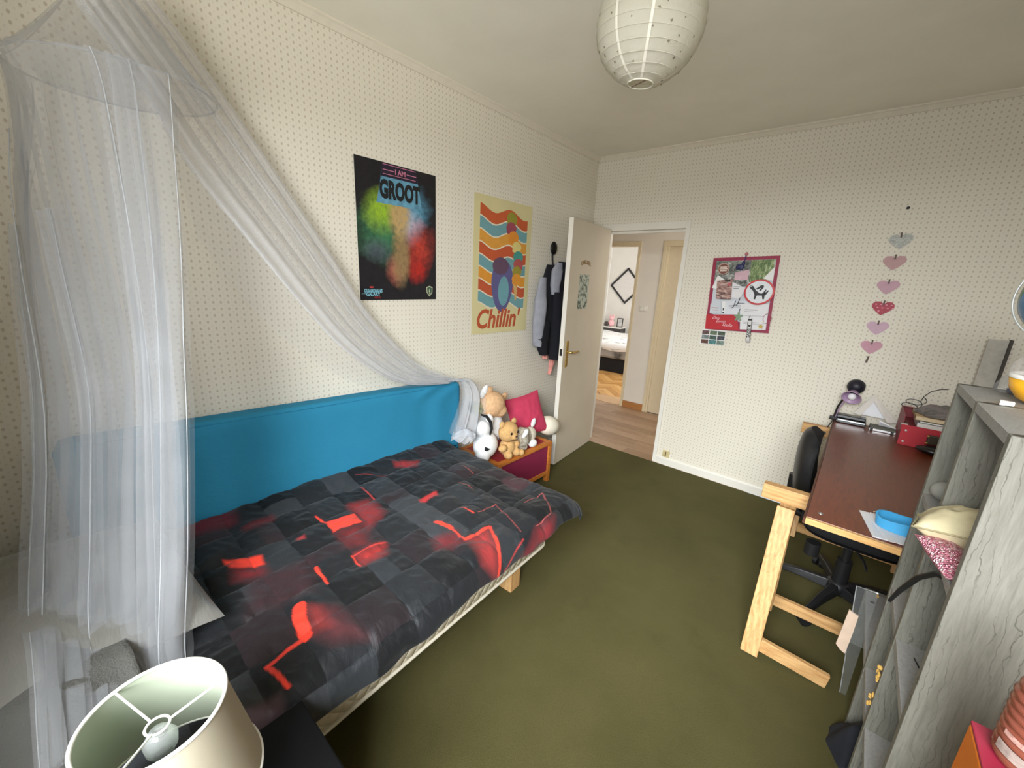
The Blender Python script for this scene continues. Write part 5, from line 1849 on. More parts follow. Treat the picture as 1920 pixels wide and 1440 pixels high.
# charms and key rings
charm = thing('blue_charm', 'dark blue bag charm hanging from a pink pin at the board\'s top', 'key ring', PB @ Vector((0.208, 0.460, 0.02)))
BLUC = plain('blue_charm', C(44, 46, 92), 0.5, var=0.3, scale=90)
P3 = lambda x, y, z=0.026: PB @ Vector((x, y, z))
MB().ball(P3(0.196, 0.470, 0.034), (0.030, 0.012, 0.020)).ball(P3(0.180, 0.463, 0.034), (0.014, 0.011, 0.015)).ball(P3(0.214, 0.496, 0.030), (0.012, 0.010, 0.016)).ball(P3(0.205, 0.452, 0.036), (0.012, 0.009, 0.010)).build('body', BLUC, charm, remesh=0.004, smooth_it=1)
MB().tube([P3(0.216, 0.508), P3(0.220, 0.530), P3(0.222, 0.548)], 0.004, 8).build('strap', plain('violet_strap', C(84, 50, 110), 0.6), charm)
MB().ball(P3(0.222, 0.560, 0.014), (0.012, 0.010, 0.012)).build('pin', plain('rose_pin', C(190, 110, 120), 0.4), charm)
MB().ball(P3(0.152, 0.446, 0.026), (0.008, 0.006, 0.010)).build('bead', STEEL, charm)
leafc = thing('leaf_charm', 'pale green leaf shaped charm beside the red card', 'key ring', PB @ Vector((0.230, 0.112, 0.02)))
lp = []
for i in range(40):
    a = 2 * pi * i / 40
    r = 0.022 + 0.010 * cos(5 * (a - pi / 2))
    lp.append((0.230 + r * cos(a), 0.110 + r * 1.15 * sin(a)))
MB().prism(lp, PB, 0.040, 0.046).build('leaf', plain('leaf_green', C(122, 150, 118), 0.4, var=0.25, scale=80), leafc)
MB().tube([P3(0.230, 0.138, 0.043), P3(0.231, 0.160, 0.042), P3(0.234, 0.168, 0.04)], 0.003, 6).build('stem', plain('leaf_dark', C(70, 80, 84), 0.5), leafc)
lov = thing('key_strap', 'white key strap reading LOVE with a heart, hanging below the board', 'key ring', PB @ Vector((0.312, 0.02, 0.04)))
SM = PB @ Matrix.Translation((0.310, 0.098, 0.040)) @ Matrix.Rotation(radians(-90 + 1.5), 4, 'Z')
MB().prism(rect(0.172, 0.026, 0.0, -0.013), SM, 0.0, 0.004).build('strap', plain('strap_white', C(214, 212, 208), 0.6), lov)
MB().prism(rect(0.148, 0.003, 0.012, -0.0140), SM, -0.0002, 0.0046).prism(rect(0.148, 0.003, 0.012, 0.0110), SM, -0.0002, 0.0046).build('edge_stitching', SB, lov)
MB().prism(rect(0.012, 0.027, 0.160, -0.0135), SM, -0.0005, 0.0055).build('metal_end', STEEL, lov)
MB().prism(rect(0.012, 0.027, 0.0, -0.0135), SM, -0.0005, 0.0055).build('clasp', BLACK_PLASTIC, lov)
text('LOVE', 0.027, SB, SM @ Matrix.Translation((0.072, -0.0095, 0.0035)), lov, 'lettering', bold=0.001, sx=0.98)
hp = [(0.016 * sin(a) ** 3, 0.013 * cos(a) - 0.005 * cos(2 * a) - 0.002 * cos(3 * a)) for a in [2 * pi * i / 28 for i in range(28)]]
MB().prism([(0.050 - y * 0.7, x * 0.62) for x, y in reversed(hp)], SM, 0.004, 0.0046).build('heart', SB, lov)
MB().tube([P3(0.311 + 0.009 * cos(a), 0.108 + 0.012 * sin(a), 0.043) for a in [2 * pi * i / 20 for i in range(20)]], 0.0018, 6, closed=True).build('ring', STEEL, lov)
brl = thing('wire_bracelet', 'thin wire bracelet hooked over the board\'s right border', 'bracelet', PB @ Vector((0.415, 0.08, 0.03)))
MB().tube([P3(0.415 + 0.026 * cos(a), 0.105 + 0.034 * sin(a), 0.030) for a in [2 * pi * i / 32 for i in range(32)]], 0.0018, 6, closed=True).build('loop', plain('rose_wire', C(176, 120, 130), 0.4, 0.3), brl)
MB().ball(P3(0.396, 0.075, 0.032), 0.007).build('bead', WHITE_PAINT, brl)
stp = []
for i in range(10):
    a = pi / 2 + 2 * pi * i / 10
    r = 0.020 if i % 2 == 0 else 0.009
    stp.append((0.383 + r * cos(a), 0.046 + r * sin(a)))
tag(MB().prism(stp, PB, 0.034, 0.040).build('gold_star', plain('gold_star', C(176, 150, 70), 0.4, 0.4)), 'small gold star in the lower right corner of the board', 'star')
wires = thing('black_hooks', 'two thin black hooked rods pinned in the board\'s middle', 'hooks', PB @ Vector((0.195, 0.2, 0.03)))
for pts in (((0.196, 0.224), (0.184, 0.180), (0.172, 0.170), (0.166, 0.172)), ((0.222, 0.250), (0.212, 0.205), (0.203, 0.193), (0.198, 0.196))):
    MB().tube([P3(x, y, 0.030) for x, y in pts], 0.0026, 6).build('rod', BLACK_PLASTIC, wires)
PCM = BACK(1.085, 1.110, 0.002, 0.03)
pc_ = thing('photo_card', 'card of nine small landscape photos at the pin board\'s lower left corner', 'picture', (1.18, YB, 1.11))
MB().prism([(0.0, 0.0), (0.178, 0.006), (0.184, 0.118), (0.008, 0.118)], PCM, 0.016, 0.0175).build('sheet', WP[2], pc_)
k = 0
for r_ in range(3):
    for q in range(3):
        cc = ((96, 70, 68), (92, 110, 84), (70, 84, 66), (120, 130, 128), (60, 84, 74), (60, 62, 70), (96, 60, 50), (70, 120, 120), (110, 130, 120))[k]
        MB().prism(rect(0.052, 0.031, 0.010 + q * 0.057, 0.078 - r_ * 0.036), PCM, 0.0175, 0.0180).build('photo', plain('tiny_photo_%d' % k, C(*cc), 0.5, var=0.5, scale=60), pc_)
        k += 1

# ------------------------------------------------------------------ paper hearts in a column
hz = [(2.116, 1.872, (150, 150, 142), 'silver grey', 'grey glittery paper heart, topmost of the column on the back wall', 0.10), (2.114, 1.747, (192, 154, 154), 'dusty pink', 'dusty pink paper heart, second from the top under the grey one', 0.03), (2.115, 1.603, (198, 160, 172), 'pink', 'plain mauve pink paper heart, third from the top', 0.02), (2.117, 1.475, (176, 76, 90), 'red', 'red patterned paper heart, fourth from the top', -0.02), (2.118, 1.352, (202, 170, 186), 'lilac', 'pale lilac paper heart below the red patterned one', 0.03), (2.113, 1.228, (198, 150, 164), 'rose', 'rose pink paper heart at the bottom of the column', 0.02)]
CLIP = plain('clip_wood', C(96, 76, 66), 0.6)
for i, (x, z, c, nm, lab, rt_) in enumerate(hz):
    h = thing('paper_heart', lab, 'paper heart', (x, YB, z - 0.05), 0, 'paper hearts on the back wall')
    HM = BACK(x, z, 0.004, rt_) @ Matrix.Scale(0.82, 4)
    pts = [(0.0, 0.030), (0.022, 0.046), (0.048, 0.044), (0.066, 0.024), (0.064, 0.004), (0.034, -0.030), (0.0, -0.056), (-0.034, -0.030), (-0.064, 0.004), (-0.066, 0.024), (-0.048, 0.044), (-0.022, 0.046)]
    hm_ = plain('heart_' + nm.replace(' ', '_'), C(*c), 0.5 if i == 0 else 0.7, 0.3 if i == 0 else 0.0, var=0.25 if i in (0, 3) else 0.06, scale=110 if i in (0, 3) else 20)
    MB().prism(list(reversed(pts)), HM, 0.0, 0.003).build('heart', hm_, h)
    if i == 3:
        mb = MB()
        for q in range(9):
            mb.prism(ell(-0.042 + 0.03 * (q % 4) + 0.012 * (q // 4), 0.024 - 0.024 * (q // 4), 0.007, 0.004, 10), HM, 0.003, 0.0034)
        mb.build('pattern', plain('heart_pale', C(222, 150, 166), 0.7), h)
    MB().prism([(-0.005, 0.022), (0.005, 0.022), (0.006, 0.056), (-0.004, 0.056)], HM, 0.003, 0.012).build('clip', CLIP, h)
tag(MB().prism([(-0.006, -0.02), (0.005, -0.02), (0.009, 0.024), (-0.001, 0.024)], BACK(2.110, 1.145, 0.003), 0, 0.010).build('clothes_peg', CLIP), 'tiny wooden peg hanging below the lowest heart', 'peg')
tag(MB().ball((2.110, YB - 0.006, 2.056), (0.008, 0.006, 0.008)).build('wall_nail', BLACK_PLASTIC), 'small dark nail in the back wall above the hearts', 'nail')
so = thing('wall_socket', 'yellowed wall socket low beside the door frame', 'socket', (0.955, YB, 0.073))
OLDP = plain('old_plastic', C(206, 190, 140), 0.5)
MB().b2((0.925, YB - 0.014, 0.073), (0.985, YB, 0.135)).build('plate', OLDP, so, bevel=0.004)
MB().b2((0.950, YB - 0.019, 0.083), (0.958, YB - 0.014, 0.125)).build('slot', plain('brown_slot', C(110, 86, 60), 0.5), so)
# ------------------------------------------------------------------ grey cube bookcase
def grey_wood(name, light, dark, crack, amount):
    n = N(name)
    co = n.coords()
    v = n.mapping(co, (22, 22, 2.6))
    f = n.noise(v, 4.0, 5, 0.6, 1.4)
    fine = n.noise(n.mapping(co, (40, 40, 3)), 6, 3)
    wv = n.n('ShaderNodeTexWave', wave_type='BANDS', bands_direction='X')
    n.l(n.mapping(co, (1, 1, 0.42), (0, radians(6), 0)), wv.inputs[0])
    wv.inputs['Scale'].default_value = 24
    wv.inputs['Distortion'].default_value = 9.0
    wv.inputs['Detail'].default_value = 3
    wv.inputs['Detail Scale'].default_value = 1.4
    line = n.ramp(wv.outputs[1], [(0.006, (1, 1, 1, 1)), (0.05, (0, 0, 0, 1))])
    patch = n.ramp(n.noise(n.mapping(co, (5, 5, 2)), 3.0, 3), [(0.42, (0, 0, 0, 1)), (0.60, (1, 1, 1, 1))])
    base = n.ramp(n.math('ADD', n.math('MULTIPLY', f, 0.7), n.math('MULTIPLY', fine, 0.3)), [(0.32, dark), (0.66, light)])
    k = n.math('MULTIPLY', n.math('MULTIPLY', line, patch), amount)
    streak = n.ramp(n.noise(n.mapping(co, (52, 52, 2.4)), 3.0, 3, 0.5, 0.8), [(0.56, (0, 0, 0, 1)), (0.70, (1, 1, 1, 1))])
    base = n.mix(n.math('MULTIPLY', streak, 0.35 * amount), base, crack)
    n.color(n.mix(k, base, crack))
    n.bump(n.math('SUBTRACT', f, n.math('MULTIPLY', line, 0.6)), 0.25, 0.004)
    n.set(0.6, spec=0.35)
    return n.m


GW = grey_wood('grey_wood', C(132, 130, 120), C(112, 110, 100), C(68, 65, 57), 0.62)
GWS = grey_wood('grey_board', C(164, 162, 158), C(146, 144, 140), C(110, 108, 104), 0.3)
DARKEDGE = plain('dark_inlay', C(62, 56, 46), 0.6)
bx0, bx1 = 2.290, 2.610
zt_ = 1.305
bc = thing('cube_bookcase', 'tall grey wood grained cube bookcase standing in front of the desk', 'bookcase', (2.45, 1.54, 0))
PY = ((1.205, 1.230), (1.520, 1.545), (1.792, 1.817))
for a, b in PY:
    MB().b2((bx0, a, 0), (bx1, b, zt_)).build('upright', GW, bc, bevel=0.0015)
for z in (0.285, 0.615, 0.960):
    for (a, b) in ((PY[0][1], PY[1][0]), (PY[1][1], PY[2][0])):
        MB().b2((bx0 + 0.002, a + 0.0005, z - 0.022), (bx1, b - 0.0005, z)).build('shelf', GWS, bc, bevel=0.001)
for (a, b) in ((PY[0][1], PY[1][0]), (PY[1][1], PY[2][0])):
    MB().b2((bx0, a + 0.0003, zt_ - 0.022), (bx1, b - 0.0003, zt_ - 0.0005)).build('top_board', GWS, bc)
for a, b in PY:
    yc = (a + b) / 2
    pts = [(bx0 + 0.003 + 0.046 * t, yc + 0.0115 * sin(pi * t)) for t in [i / 10 for i in range(11)]] + [(bx0 + 0.003 + 0.046 * t, yc - 0.0115 * sin(pi * t)) for t in [i / 10 for i in range(9, 0, -1)]]
    MB().prism(list(reversed(pts)), Matrix.Identity(4), zt_ - 0.0002, zt_ + 0.0008).build('dark_inlay', DARKEDGE, bc)
# low one-cube step of the same bookcase reaching under the desk
MB().b2((bx0, 2.290, 0), (bx1, 2.315, 0.284)).build('step_upright', GW, bc, bevel=0.0015)
MB().b2((bx0, 1.8175, 0.262), (bx1, 2.2895, 0.284)).build('step_top', GWS, bc, bevel=0.001)
MB().cyl((2.312, 2.215, 0.2842), (2.312, 2.215, 0.2850), 0.008, None, 14).build('dowel_hole', BLACK_PLASTIC, bc)
FOAM = plain('yellow_foam', C(206, 164, 84), 0.9, var=0.2, scale=120)
rr = random.Random(4)


def crumb(c, spread, k, name, label):
    mb = MB()
    for i in range(k):
        p = Vector(c) + Vector((rr.uniform(-0.004, 0.004), rr.uniform(-spread[0], spread[0]), rr.uniform(-spread[1], spread[1])))
        mb.ball(p, (rr.uniform(0.003, 0.005), rr.uniform(0.004, 0.008), rr.uniform(0.004, 0.009)), 7, 5, rot=Matrix.Rotation(rr.uniform(0, 3), 3, 'X'))
    return tag(mb.build(name, FOAM, None), label, 'foam')


crumb((2.285, 1.533, 0.470), (0.007, 0.030), 9, 'foam_crumbs', 'larger patch of yellow foam crumbs on the bookcase\'s middle upright')
crumb((2.285, 1.533, 0.375), (0.006, 0.020), 6, 'foam_crumbs', 'smaller patch of yellow foam crumbs lower on the middle upright')
crumb((2.330, 2.270, 0.292), (0.012, 0.001), 3, 'foam_crumbs', 'yellow foam bit lying on the low step under the desk')

# clear plastic sheet leaning on the step, with a strip of beige tape
cs = thing('plastic_sheet', 'clear plastic sheet with beige tape leaning by the bookcase step', 'plastic sheet', (2.262, 1.952, 0))
SHM = frame((0, 1.952, 0), (1, 0, 0), (0, 0, 1))
MB().prism([(2.270, 0.003), (2.2885, 0.003), (2.2885, 0.484), (2.226, 0.480)], SHM, 0.0, 0.003).build('sheet', glassy('clear_sheet', (0.97, 0.98, 0.98, 1), 0.08, 0.12), cs)
MB().tube([(2.2695, 1.9505, 0.004), (2.2255, 1.9505, 0.480), (2.288, 1.9505, 0.484)], 0.0018, 6).build('edge', glassy('clear_edge', (0.95, 0.97, 0.97, 1), 0.55, 0.1), cs)
MB().prism([(2.217, 0.207), (2.233, 0.190), (2.250, 0.183), (2.254, 0.282), (2.255, 0.362), (2.225, 0.372)], SHM, -0.002, 0.0052).build('tape', plain('beige_tape', C(214, 188, 166), 0.7, var=0.06), cs)

# what lies in the bookcase
bt = thing('blue_bottle', 'pale blue plastic bottle standing on the bookcase\'s top far shelf', 'bottle', (2.395, 1.755, 0.961))
BLUP = plain('pale_blue_plastic', C(146, 170, 206), 0.45, var=0.06)
MB().lathe([(0.0, 0.962), (0.031, 0.962), (0.033, 0.975), (0.033, 1.10), (0.028, 1.125), (0.014, 1.14), (0.0, 1.14)], (2.366, 1.715, 0), 26).build('body', BLUP, bt)
MB().lathe([(0.0, 1.1405), (0.015, 1.1405), (0.015, 1.170), (0.012, 1.175), (0.0, 1.175)], (2.366, 1.715, 0), 20).build('cap', plain('blue_cap', C(128, 152, 190), 0.5), bt)
MB().tube([(2.366, 1.715, 1.168), (2.346, 1.700, 1.172), (2.332, 1.692, 1.166)], 0.006, 8).build('nozzle', BLUP, bt)
pouch = MB().ball((2.330, 1.757, 0.991), (0.034, 0.028, 0.029), 20, 12)  # plain grey ellipsoid resting on the shelf
tag(pouch.build('grey_lump', plain('lump_grey', C(150, 148, 140), 0.9, var=0.08)), 'plain grey rounded lump beside the blue bottle on the top far shelf', 'ball')
FABB = plain('beige_felt', C(196, 184, 148), 0.85, var=0.08, scale=30, bump=0.2, bscale=90)
bag = thing('beige_bag', 'beige cloth bag bulging out of the bookcase\'s top near shelf', 'bag', (2.36, 1.43, 0.962))


MBAG = Matrix.Translation((2.352, 1.425, 1.022)) @ Matrix.Rotation(radians(-8), 4, 'Z') @ Matrix.Rotation(radians(-9), 4, 'Y') @ Matrix.Rotation(radians(-8), 4, 'X')
pillow_mb(0.225, 0.150, 0.105, MBAG, 26, 0.6, wr=0.012, seed=5).build('body', FABB, bag)
MB().tube([MBAG @ Vector((x * 0.1125, y * 0.074, 0)) for x, y in [(-1, -1), (0, -0.97), (1, -1), (0.97, 0), (1, 1), (0, 0.97), (-1, 1), (-0.97, 0)]], 0.0025, 6, closed=True).build('seam', plain('beige_seam', C(170, 158, 122), 0.8), bag)
n = N('pink_glitter')
co = n.coords()
vo = n.n('ShaderNodeTexVoronoi', feature='F1')
n.l(co, vo.inputs[0])
vo.inputs['Scale'].default_value = 240
n.color(n.ramp(vo.outputs[1], [(0.2, C(176, 90, 112)), (0.55, C(214, 138, 154)), (0.85, C(244, 214, 218))]))
n.bump(vo.outputs[0], 1.0, 0.006)
n.set(0.3, 0.35)
Mg = Matrix.Translation((2.297, 1.322, 0.984)) @ Matrix.Rotation(radians(20), 4, 'Z') @ Matrix.Rotation(radians(10), 4, 'X')
tag(pillow_mb(0.075, 0.135, 0.045, Mg, 20, 0.2).build('glitter_pouch', n.m), 'pink glitter pouch lying below the beige bag', 'pouch')
gk = thing('gold_clasp', 'dark clip with gold ends behind the pink glitter pouch', 'clip', (2.40, 1.27, 0.962))
MB().b2((2.385, 1.262, 0.962), (2.425, 1.285, 1.000)).build('clip', plain('olive_clip', C(60, 56, 36), 0.4), gk, bevel=0.004)
MB().ball((2.388, 1.272, 1.006), 0.006).ball((2.404, 1.274, 1.007), 0.006).build('beads', BRASS, gk)
hs_ = thing('black_headphones', 'black headphones with band curving out of the bookcase', 'headphones', (2.40, 1.36, 0.62))
MB().tube([(2.252, 1.49, 0.735), (2.262, 1.468, 0.790), (2.278, 1.43, 0.862), (2.296, 1.385, 0.910), (2.330, 1.340, 0.922), (2.400, 1.325, 0.915), (2.460, 1.330, 0.840)], [0.004, 0.006, 0.007, 0.007, 0.007, 0.007, 0.007], 10).build('band', BLACK_PLASTIC, hs_)
MB().cyl((2.440, 1.330, 0.790), (2.478, 1.330, 0.790), 0.040, 0.036, 24).build('ear_cup', BLACK_PLASTIC, hs_, bevel=0.006)
dbx = thing('dark_box', 'dark grey box in the bookcase behind the headphone band', 'box', (2.47, 1.35, 0.616))
MB().b2((2.42, 1.255, 0.6162), (2.59, 1.42, 0.745)).build('body', plain('dark_grey_card', C(64, 66, 68), 0.6), dbx, bevel=0.004)
MB().b2((2.416, 1.251, 0.7452), (2.594, 1.424, 0.765)).build('lid', plain('dark_lid', C(52, 54, 56), 0.55), dbx, bevel=0.003)
tag(MB().tube([(2.300, 1.34, 0.7), (2.33, 1.33, 0.66), (2.36, 1.30, 0.63), (2.38, 1.27, 0.620)], 0.0018, 6).build('thin_cable', BLACK_PLASTIC), 'thin dark cable trailing onto the shelf below the headphones', 'cable')
# black garment and white socks at the bottom


def heap(cx, cy, rx, ry, h, seed, z0=0.0, sq=1.0):
    def fn(u, v):
        a = 2 * pi * u
        r = 1.0 - v
        w = 1 + 0.20 * noise.noise(Vector((cos(a) * 1.6, sin(a) * 1.6, seed)))
        x = cx + rx * r * cos(a) * w
        y = cy + ry * r * sin(a) * w
        z = z0 + 0.003 + h * (1 - r ** 2.2) * (1 + 0.5 * noise.noise(Vector((x * 14, y * 14, seed))))
        z += h * 0.25 * abs(noise.noise(Vector((x * 30, y * 26, seed + 5)))) * (1 - r)
        return Vector((x, y, max(z, z0 + 0.001)))
    m = MB().grid(fn, 60, 22)
    base = [fn(i / 59, 0) for i in range(59)]
    m.add(base, [tuple(reversed(range(59)))])
    return m


tag(heap(2.365, 1.700, 0.125, 0.110, 0.13, 3).build('black_garment', plain('black_jersey', C(24, 26, 34), 0.9, var=0.2, scale=30, bump=0.3, bscale=90)), 'black garment heaped on the floor spilling out of the bookcase', 'clothes')
WSOCK = plain('white_sock', C(214, 216, 218), 0.9, var=0.05, scale=40, bump=0.3, bscale=160)
tag(heap(2.325, 1.560, 0.048, 0.042, 0.07, 8, 0.0).build('white_sock', WSOCK), 'crumpled white sock on the carpet in front of the black garment', 'sock')
tag(heap(2.385, 1.560, 0.030, 0.030, 0.12, 11, 0.0).build('white_sock', WSOCK), 'smaller white sock against the bookcase\'s near upright', 'sock')

# on top of the bookcase
bw_ = thing('yellow_bowl', 'round yellow bowl with a white rim on the bookcase top', 'bowl', (2.418, 1.600, zt_ + 0.001))
YEL = plain('yellow_plastic', C(244, 178, 34), 0.35, var=0.05, scale=8)
bcx, bcy, bz = 2.418, 1.600, zt_ + 0.0015
MB().lathe([(0.0, bz), (0.035, bz), (0.058, bz + 0.012), (0.074, bz + 0.034), (0.079, bz + 0.060), (0.076, bz + 0.060), (0.070, bz + 0.034), (0.05, bz + 0.014), (0.0, bz + 0.012)], (bcx, bcy, 0), 40).build('body', YEL, bw_)
MB().lathe([(0.0800, bz + 0.060), (0.0815, bz + 0.064), (0.0800, bz + 0.070), (0.0745, bz + 0.070), (0.0745, bz + 0.061)], (bcx, bcy, 0), 40).build('rim', plain('white_rim', C(240, 238, 232), 0.4, var=0.03), bw_)
PEACH = plain('peach_bit', C(236, 180, 150), 0.6, var=0.2, scale=40)
for i in range(7):
    a = i * 2.4
    r = 0.045 * sqrt((i + 0.5) / 7)
    tag(MB().ball((bcx + r * cos(a), bcy + r * sin(a), bz + 0.062 + 0.006 * (i % 3)), (0.016, 0.014, 0.017), rot=Matrix.Rotation(a, 3, 'X')).build('peach_sweet', PEACH), ('peach sweet at the middle of the heap in the yellow bowl' if i == 0 else ['', 'peach sweet nearest the bowl\'s far rim', 'peach sweet at the bowl\'s left near side', 'peach sweet at the bowl\'s right side', 'peach sweet at the bowl\'s far left side', 'peach sweet at the bowl\'s near right side', 'peach sweet on the bowl\'s right far side'][i]), 'sweet', 'peach sweets in the yellow bowl')
FILM = glassy('thin_film', (0.98, 0.97, 0.97, 1), 0.22, 0.1)


def film_dome(u, v):
    a = 2 * pi * u
    r = 0.078 * cos(v * pi / 2) * (1 + 0.05 * sin(a * 7) * (1 - v))
    z = bz + 0.068 + 0.075 * sin(v * pi / 2) + 0.006 * noise.noise(Vector((cos(a) * 3, sin(a) * 3, v * 4)))
    return Vector((bcx + r * cos(a) - 0.01 * v, bcy + r * sin(a), z))


tag(MB().grid(film_dome, 48, 14).build('film_cover', FILM), 'crinkled clear film tented over the yellow bowl', 'plastic film')


def crumpled(cx, cy, rx, ry, h, z0, seed):
    def fn(u, v):
        a = 2 * pi * u
        r = cos(v * pi / 2)
        k = 1 + 0.35 * noise.noise(Vector((cos(a) * 2.4, sin(a) * 2.4, seed + v * 2)))
        return Vector((cx + rx * r * k * cos(a), cy + ry * r * k * sin(a), z0 + 0.001 + h * sin(v * pi / 2) * (0.7 + 0.5 * k * 0.6)))
    return MB().grid(fn, 40, 12, smooth=False)


tag(crumpled(2.388, 1.775, 0.034, 0.055, 0.050, zt_ + 0.001, 2).build('plastic_bag', glassy('bag_film', (0.97, 0.96, 0.98, 1), 0.30, 0.12)), 'crumpled clear plastic bag on the bookcase top behind the bowl', 'plastic bag')
tag(MB().box((2.410, 1.735, zt_ + 0.007), (0.055, 0.075, 0.012), Matrix.Rotation(0.3, 3, 'Z')).build('blue_packet', plain('blue_packet', C(58, 74, 116), 0.4, var=0.3, scale=60), None, bevel=0.002), 'flat dark blue packet partly under the clear plastic bag', 'packet')
er = thing('white_eraser', 'small white eraser lying on the bookcase top before the bowl', 'eraser', (2.342, 1.560, zt_ + 0.001))
Re = Matrix.Rotation(radians(-8), 3, 'Z')
MB().box((2.338, 1.535, zt_ + 0.0065), (0.022, 0.013, 0.010), Re).build('block', plain('eraser_white', C(240, 238, 232), 0.6, var=0.02), er, bevel=0.002)
MB().box((2.331, 1.536, zt_ + 0.0065), (0.009, 0.0136, 0.0106), Re).build('sleeve', plain('eraser_sleeve', C(226, 226, 222), 0.5), er)
gl = thing('globe', 'desk globe with blue seas and green land at the photo\'s right edge', 'globe', (2.448, 1.755, zt_ + 0.001))
n = N('globe_map')
co = n.coords()
f = n.noise(n.mapping(co, (1, 1, 1), (0, 0, 0), (3.2, 1.1, 0.4)), 9, 4, 0.55)
land = n.ramp(f, [(0.50, (0, 0, 0, 1)), (0.52, (1, 1, 1, 1))])
lc = n.ramp(n.noise(co, 20, 3), [(0.35, C(56, 112, 66)), (0.6, C(128, 150, 112)), (0.75, C(196, 190, 170))])
n.color(n.mix(land, C(34, 104, 148), lc))
n.set(0.25, spec=0.5)
gc = Vector((2.450, 1.780, 1.555))
MB().ball(gc, 0.108, 40, 24).build('sphere', n.m, gl)
mer = []
for i in range(31):
    a = radians(-92 + 184 * i / 30)
    p = Vector((-cos(a), 0, sin(a)))
    p = Matrix.Rotation(radians(20), 3, 'Y') @ p
    mer.append(gc + p * 0.117)
MB().tube(mer, 0.0022, 8).build('meridian', plain('meridian_plastic', C(176, 178, 174), 0.3, 0.2), gl)
MB().lathe([(0.0, zt_ + 0.0015), (0.062, zt_ + 0.0015), (0.064, zt_ + 0.008), (0.030, zt_ + 0.020), (0.010, zt_ + 0.05), (0.009, 1.44), (0.0, 1.44)], (gc.x + 0.065, gc.y, 0), 30).build('stand', BLACK_PLASTIC, gl)
pk_ = thing('leaning_board', 'narrow grey panel with a dark edge leaning on the wall past the bookcase', 'panel', (2.63, 3.49, 0.742))
MB().b2((2.585, 3.490, 0.742), (2.660, 3.505, 1.345)).build('face', plain('panel_grey', C(188, 184, 172), 0.6), pk_)
MB().b2((2.6605, 3.470, 0.742), (2.672, 3.507, 1.35)).build('dark_edge', plain('panel_edge', C(58, 52, 44), 0.6), pk_)

# ------------------------------------------------------------------ on the desk
dz = 0.7405
dl = thing('desk_lamp', 'small lilac clip lamp with a black cap at the desk\'s far corner', 'lamp', (2.03, 3.44, dz))
LIL = plain('lilac_plastic', C(170, 142, 172), 0.4, var=0.06)
MB().b2((2.000, 3.425, dz + 0.0), (2.060, 3.455, dz + 0.022)).build('clamp', BLACK_PLASTIC, dl, bevel=0.004)
MB().tube([(2.022, 3.44, dz + 0.02), (2.028, 3.435, dz + 0.09), (2.044, 3.42, dz + 0.145), (2.060, 3.41, dz + 0.175)], 0.0055, 8).build('arm', BLACK_PLASTIC, dl)
MB().tube([(2.030, 3.44, dz + 0.02), (2.040, 3.435, dz + 0.085), (2.056, 3.42, dz + 0.140), (2.066, 3.41, dz + 0.170)], 0.004, 8).build('spring', LIL, dl)
hd_ = (Vector((2.085, 3.385, dz + 0.185)), Vector((-0.10, -0.70, -0.45)).normalized())
q_ = hd_[1].to_track_quat('Z', 'Y').to_matrix()
MB().lathe([(0.018, -0.045), (0.030, -0.02), (0.040, 0.0), (0.052, 0.02), (0.049, 0.02), (0.036, 0.0), (0.02, -0.03)], hd_[0], 28, axis=q_).build('shade', LIL, dl)
MB().lathe([(0.0, -0.10), (0.030, -0.098), (0.044, -0.08), (0.046, -0.05), (0.032, -0.022), (0.0, -0.022)], hd_[0] + Vector((0, 0.0, 0.022)), 24, axis=q_).build('cap', plain('cap_black', C(20, 20, 34), 0.5), dl)
MB().ball(hd_[0] + hd_[1] * 0.006, 0.022).build('bulb', plain('lamp_bulb', C(240, 236, 240), 0.3, var=0.02), dl)
cb = thing('lamp_cable', 'black lamp cable with a switch drooping off the far corner of the desk', 'cable', (1.995, 3.33, 0.6))
MB().tube([(2.015, 3.42, dz + 0.006), (2.02, 3.36, dz + 0.006), (2.012, 3.31, dz - 0.005), (2.000, 3.29, dz - 0.04), (1.990, 3.27, dz - 0.09), (1.985, 3.24, 0.58)], 0.003, 6).build('wire', BLACK_PLASTIC, cb)
MB().box((1.990, 3.275, dz - 0.075), (0.018, 0.022, 0.05), Matrix.Rotation(0.3, 3, 'Y')).build('switch', BLACK_PLASTIC, cb, bevel=0.004)
bb_ = thing('black_case', 'black glossy case beside the clip lamp at the back of the desk', 'case', (2.10, 3.43, dz))
GLB = plain('gloss_black', C(24, 24, 26), 0.15, var=0.1)
MB().b2((2.035, 3.385, dz + 0.0005), (2.185, 3.455, dz + 0.030)).build('body', GLB, bb_, bevel=0.004)
MB().b2((2.035, 3.395, dz + 0.031), (2.180, 3.455, dz + 0.052)).build('lid', GLB, bb_, bevel=0.004)
MB().b2((2.045, 3.382, dz + 0.018), (2.180, 3.3848, dz + 0.024)).build('trim', STEEL, bb_)
cl = thing('clipboard_box', 'flat dark box with a silver front strip right of the black case', 'box', (2.26, 3.43, dz))
MB().b2((2.205, 3.36, dz + 0.0005), (2.335, 3.455, dz + 0.020)).build('body', plain('box_olive', C(96, 96, 84), 0.5, var=0.2, scale=30), cl, bevel=0.002)
MB().b2((2.203, 3.352, dz + 0.001), (2.333, 3.3598, dz + 0.014)).build('front_strip', STEEL, cl, bevel=0.001)
for x in (2.207, 2.302):
    MB().b2((x, 3.345, dz + 0.001), (x + 0.014, 3.352, dz + 0.017)).build('latch', BLACK_PLASTIC, cl)
PAPT = plain('tent_paper', C(222, 216, 208), 0.75, var=0.05)
tent = thing('folded_paper', 'white paper folded to a pointed roof leaning on the wall above the desk', 'paper', (2.22, 3.49, dz))
apex = Vector((2.190, 3.500, dz + 0.200))
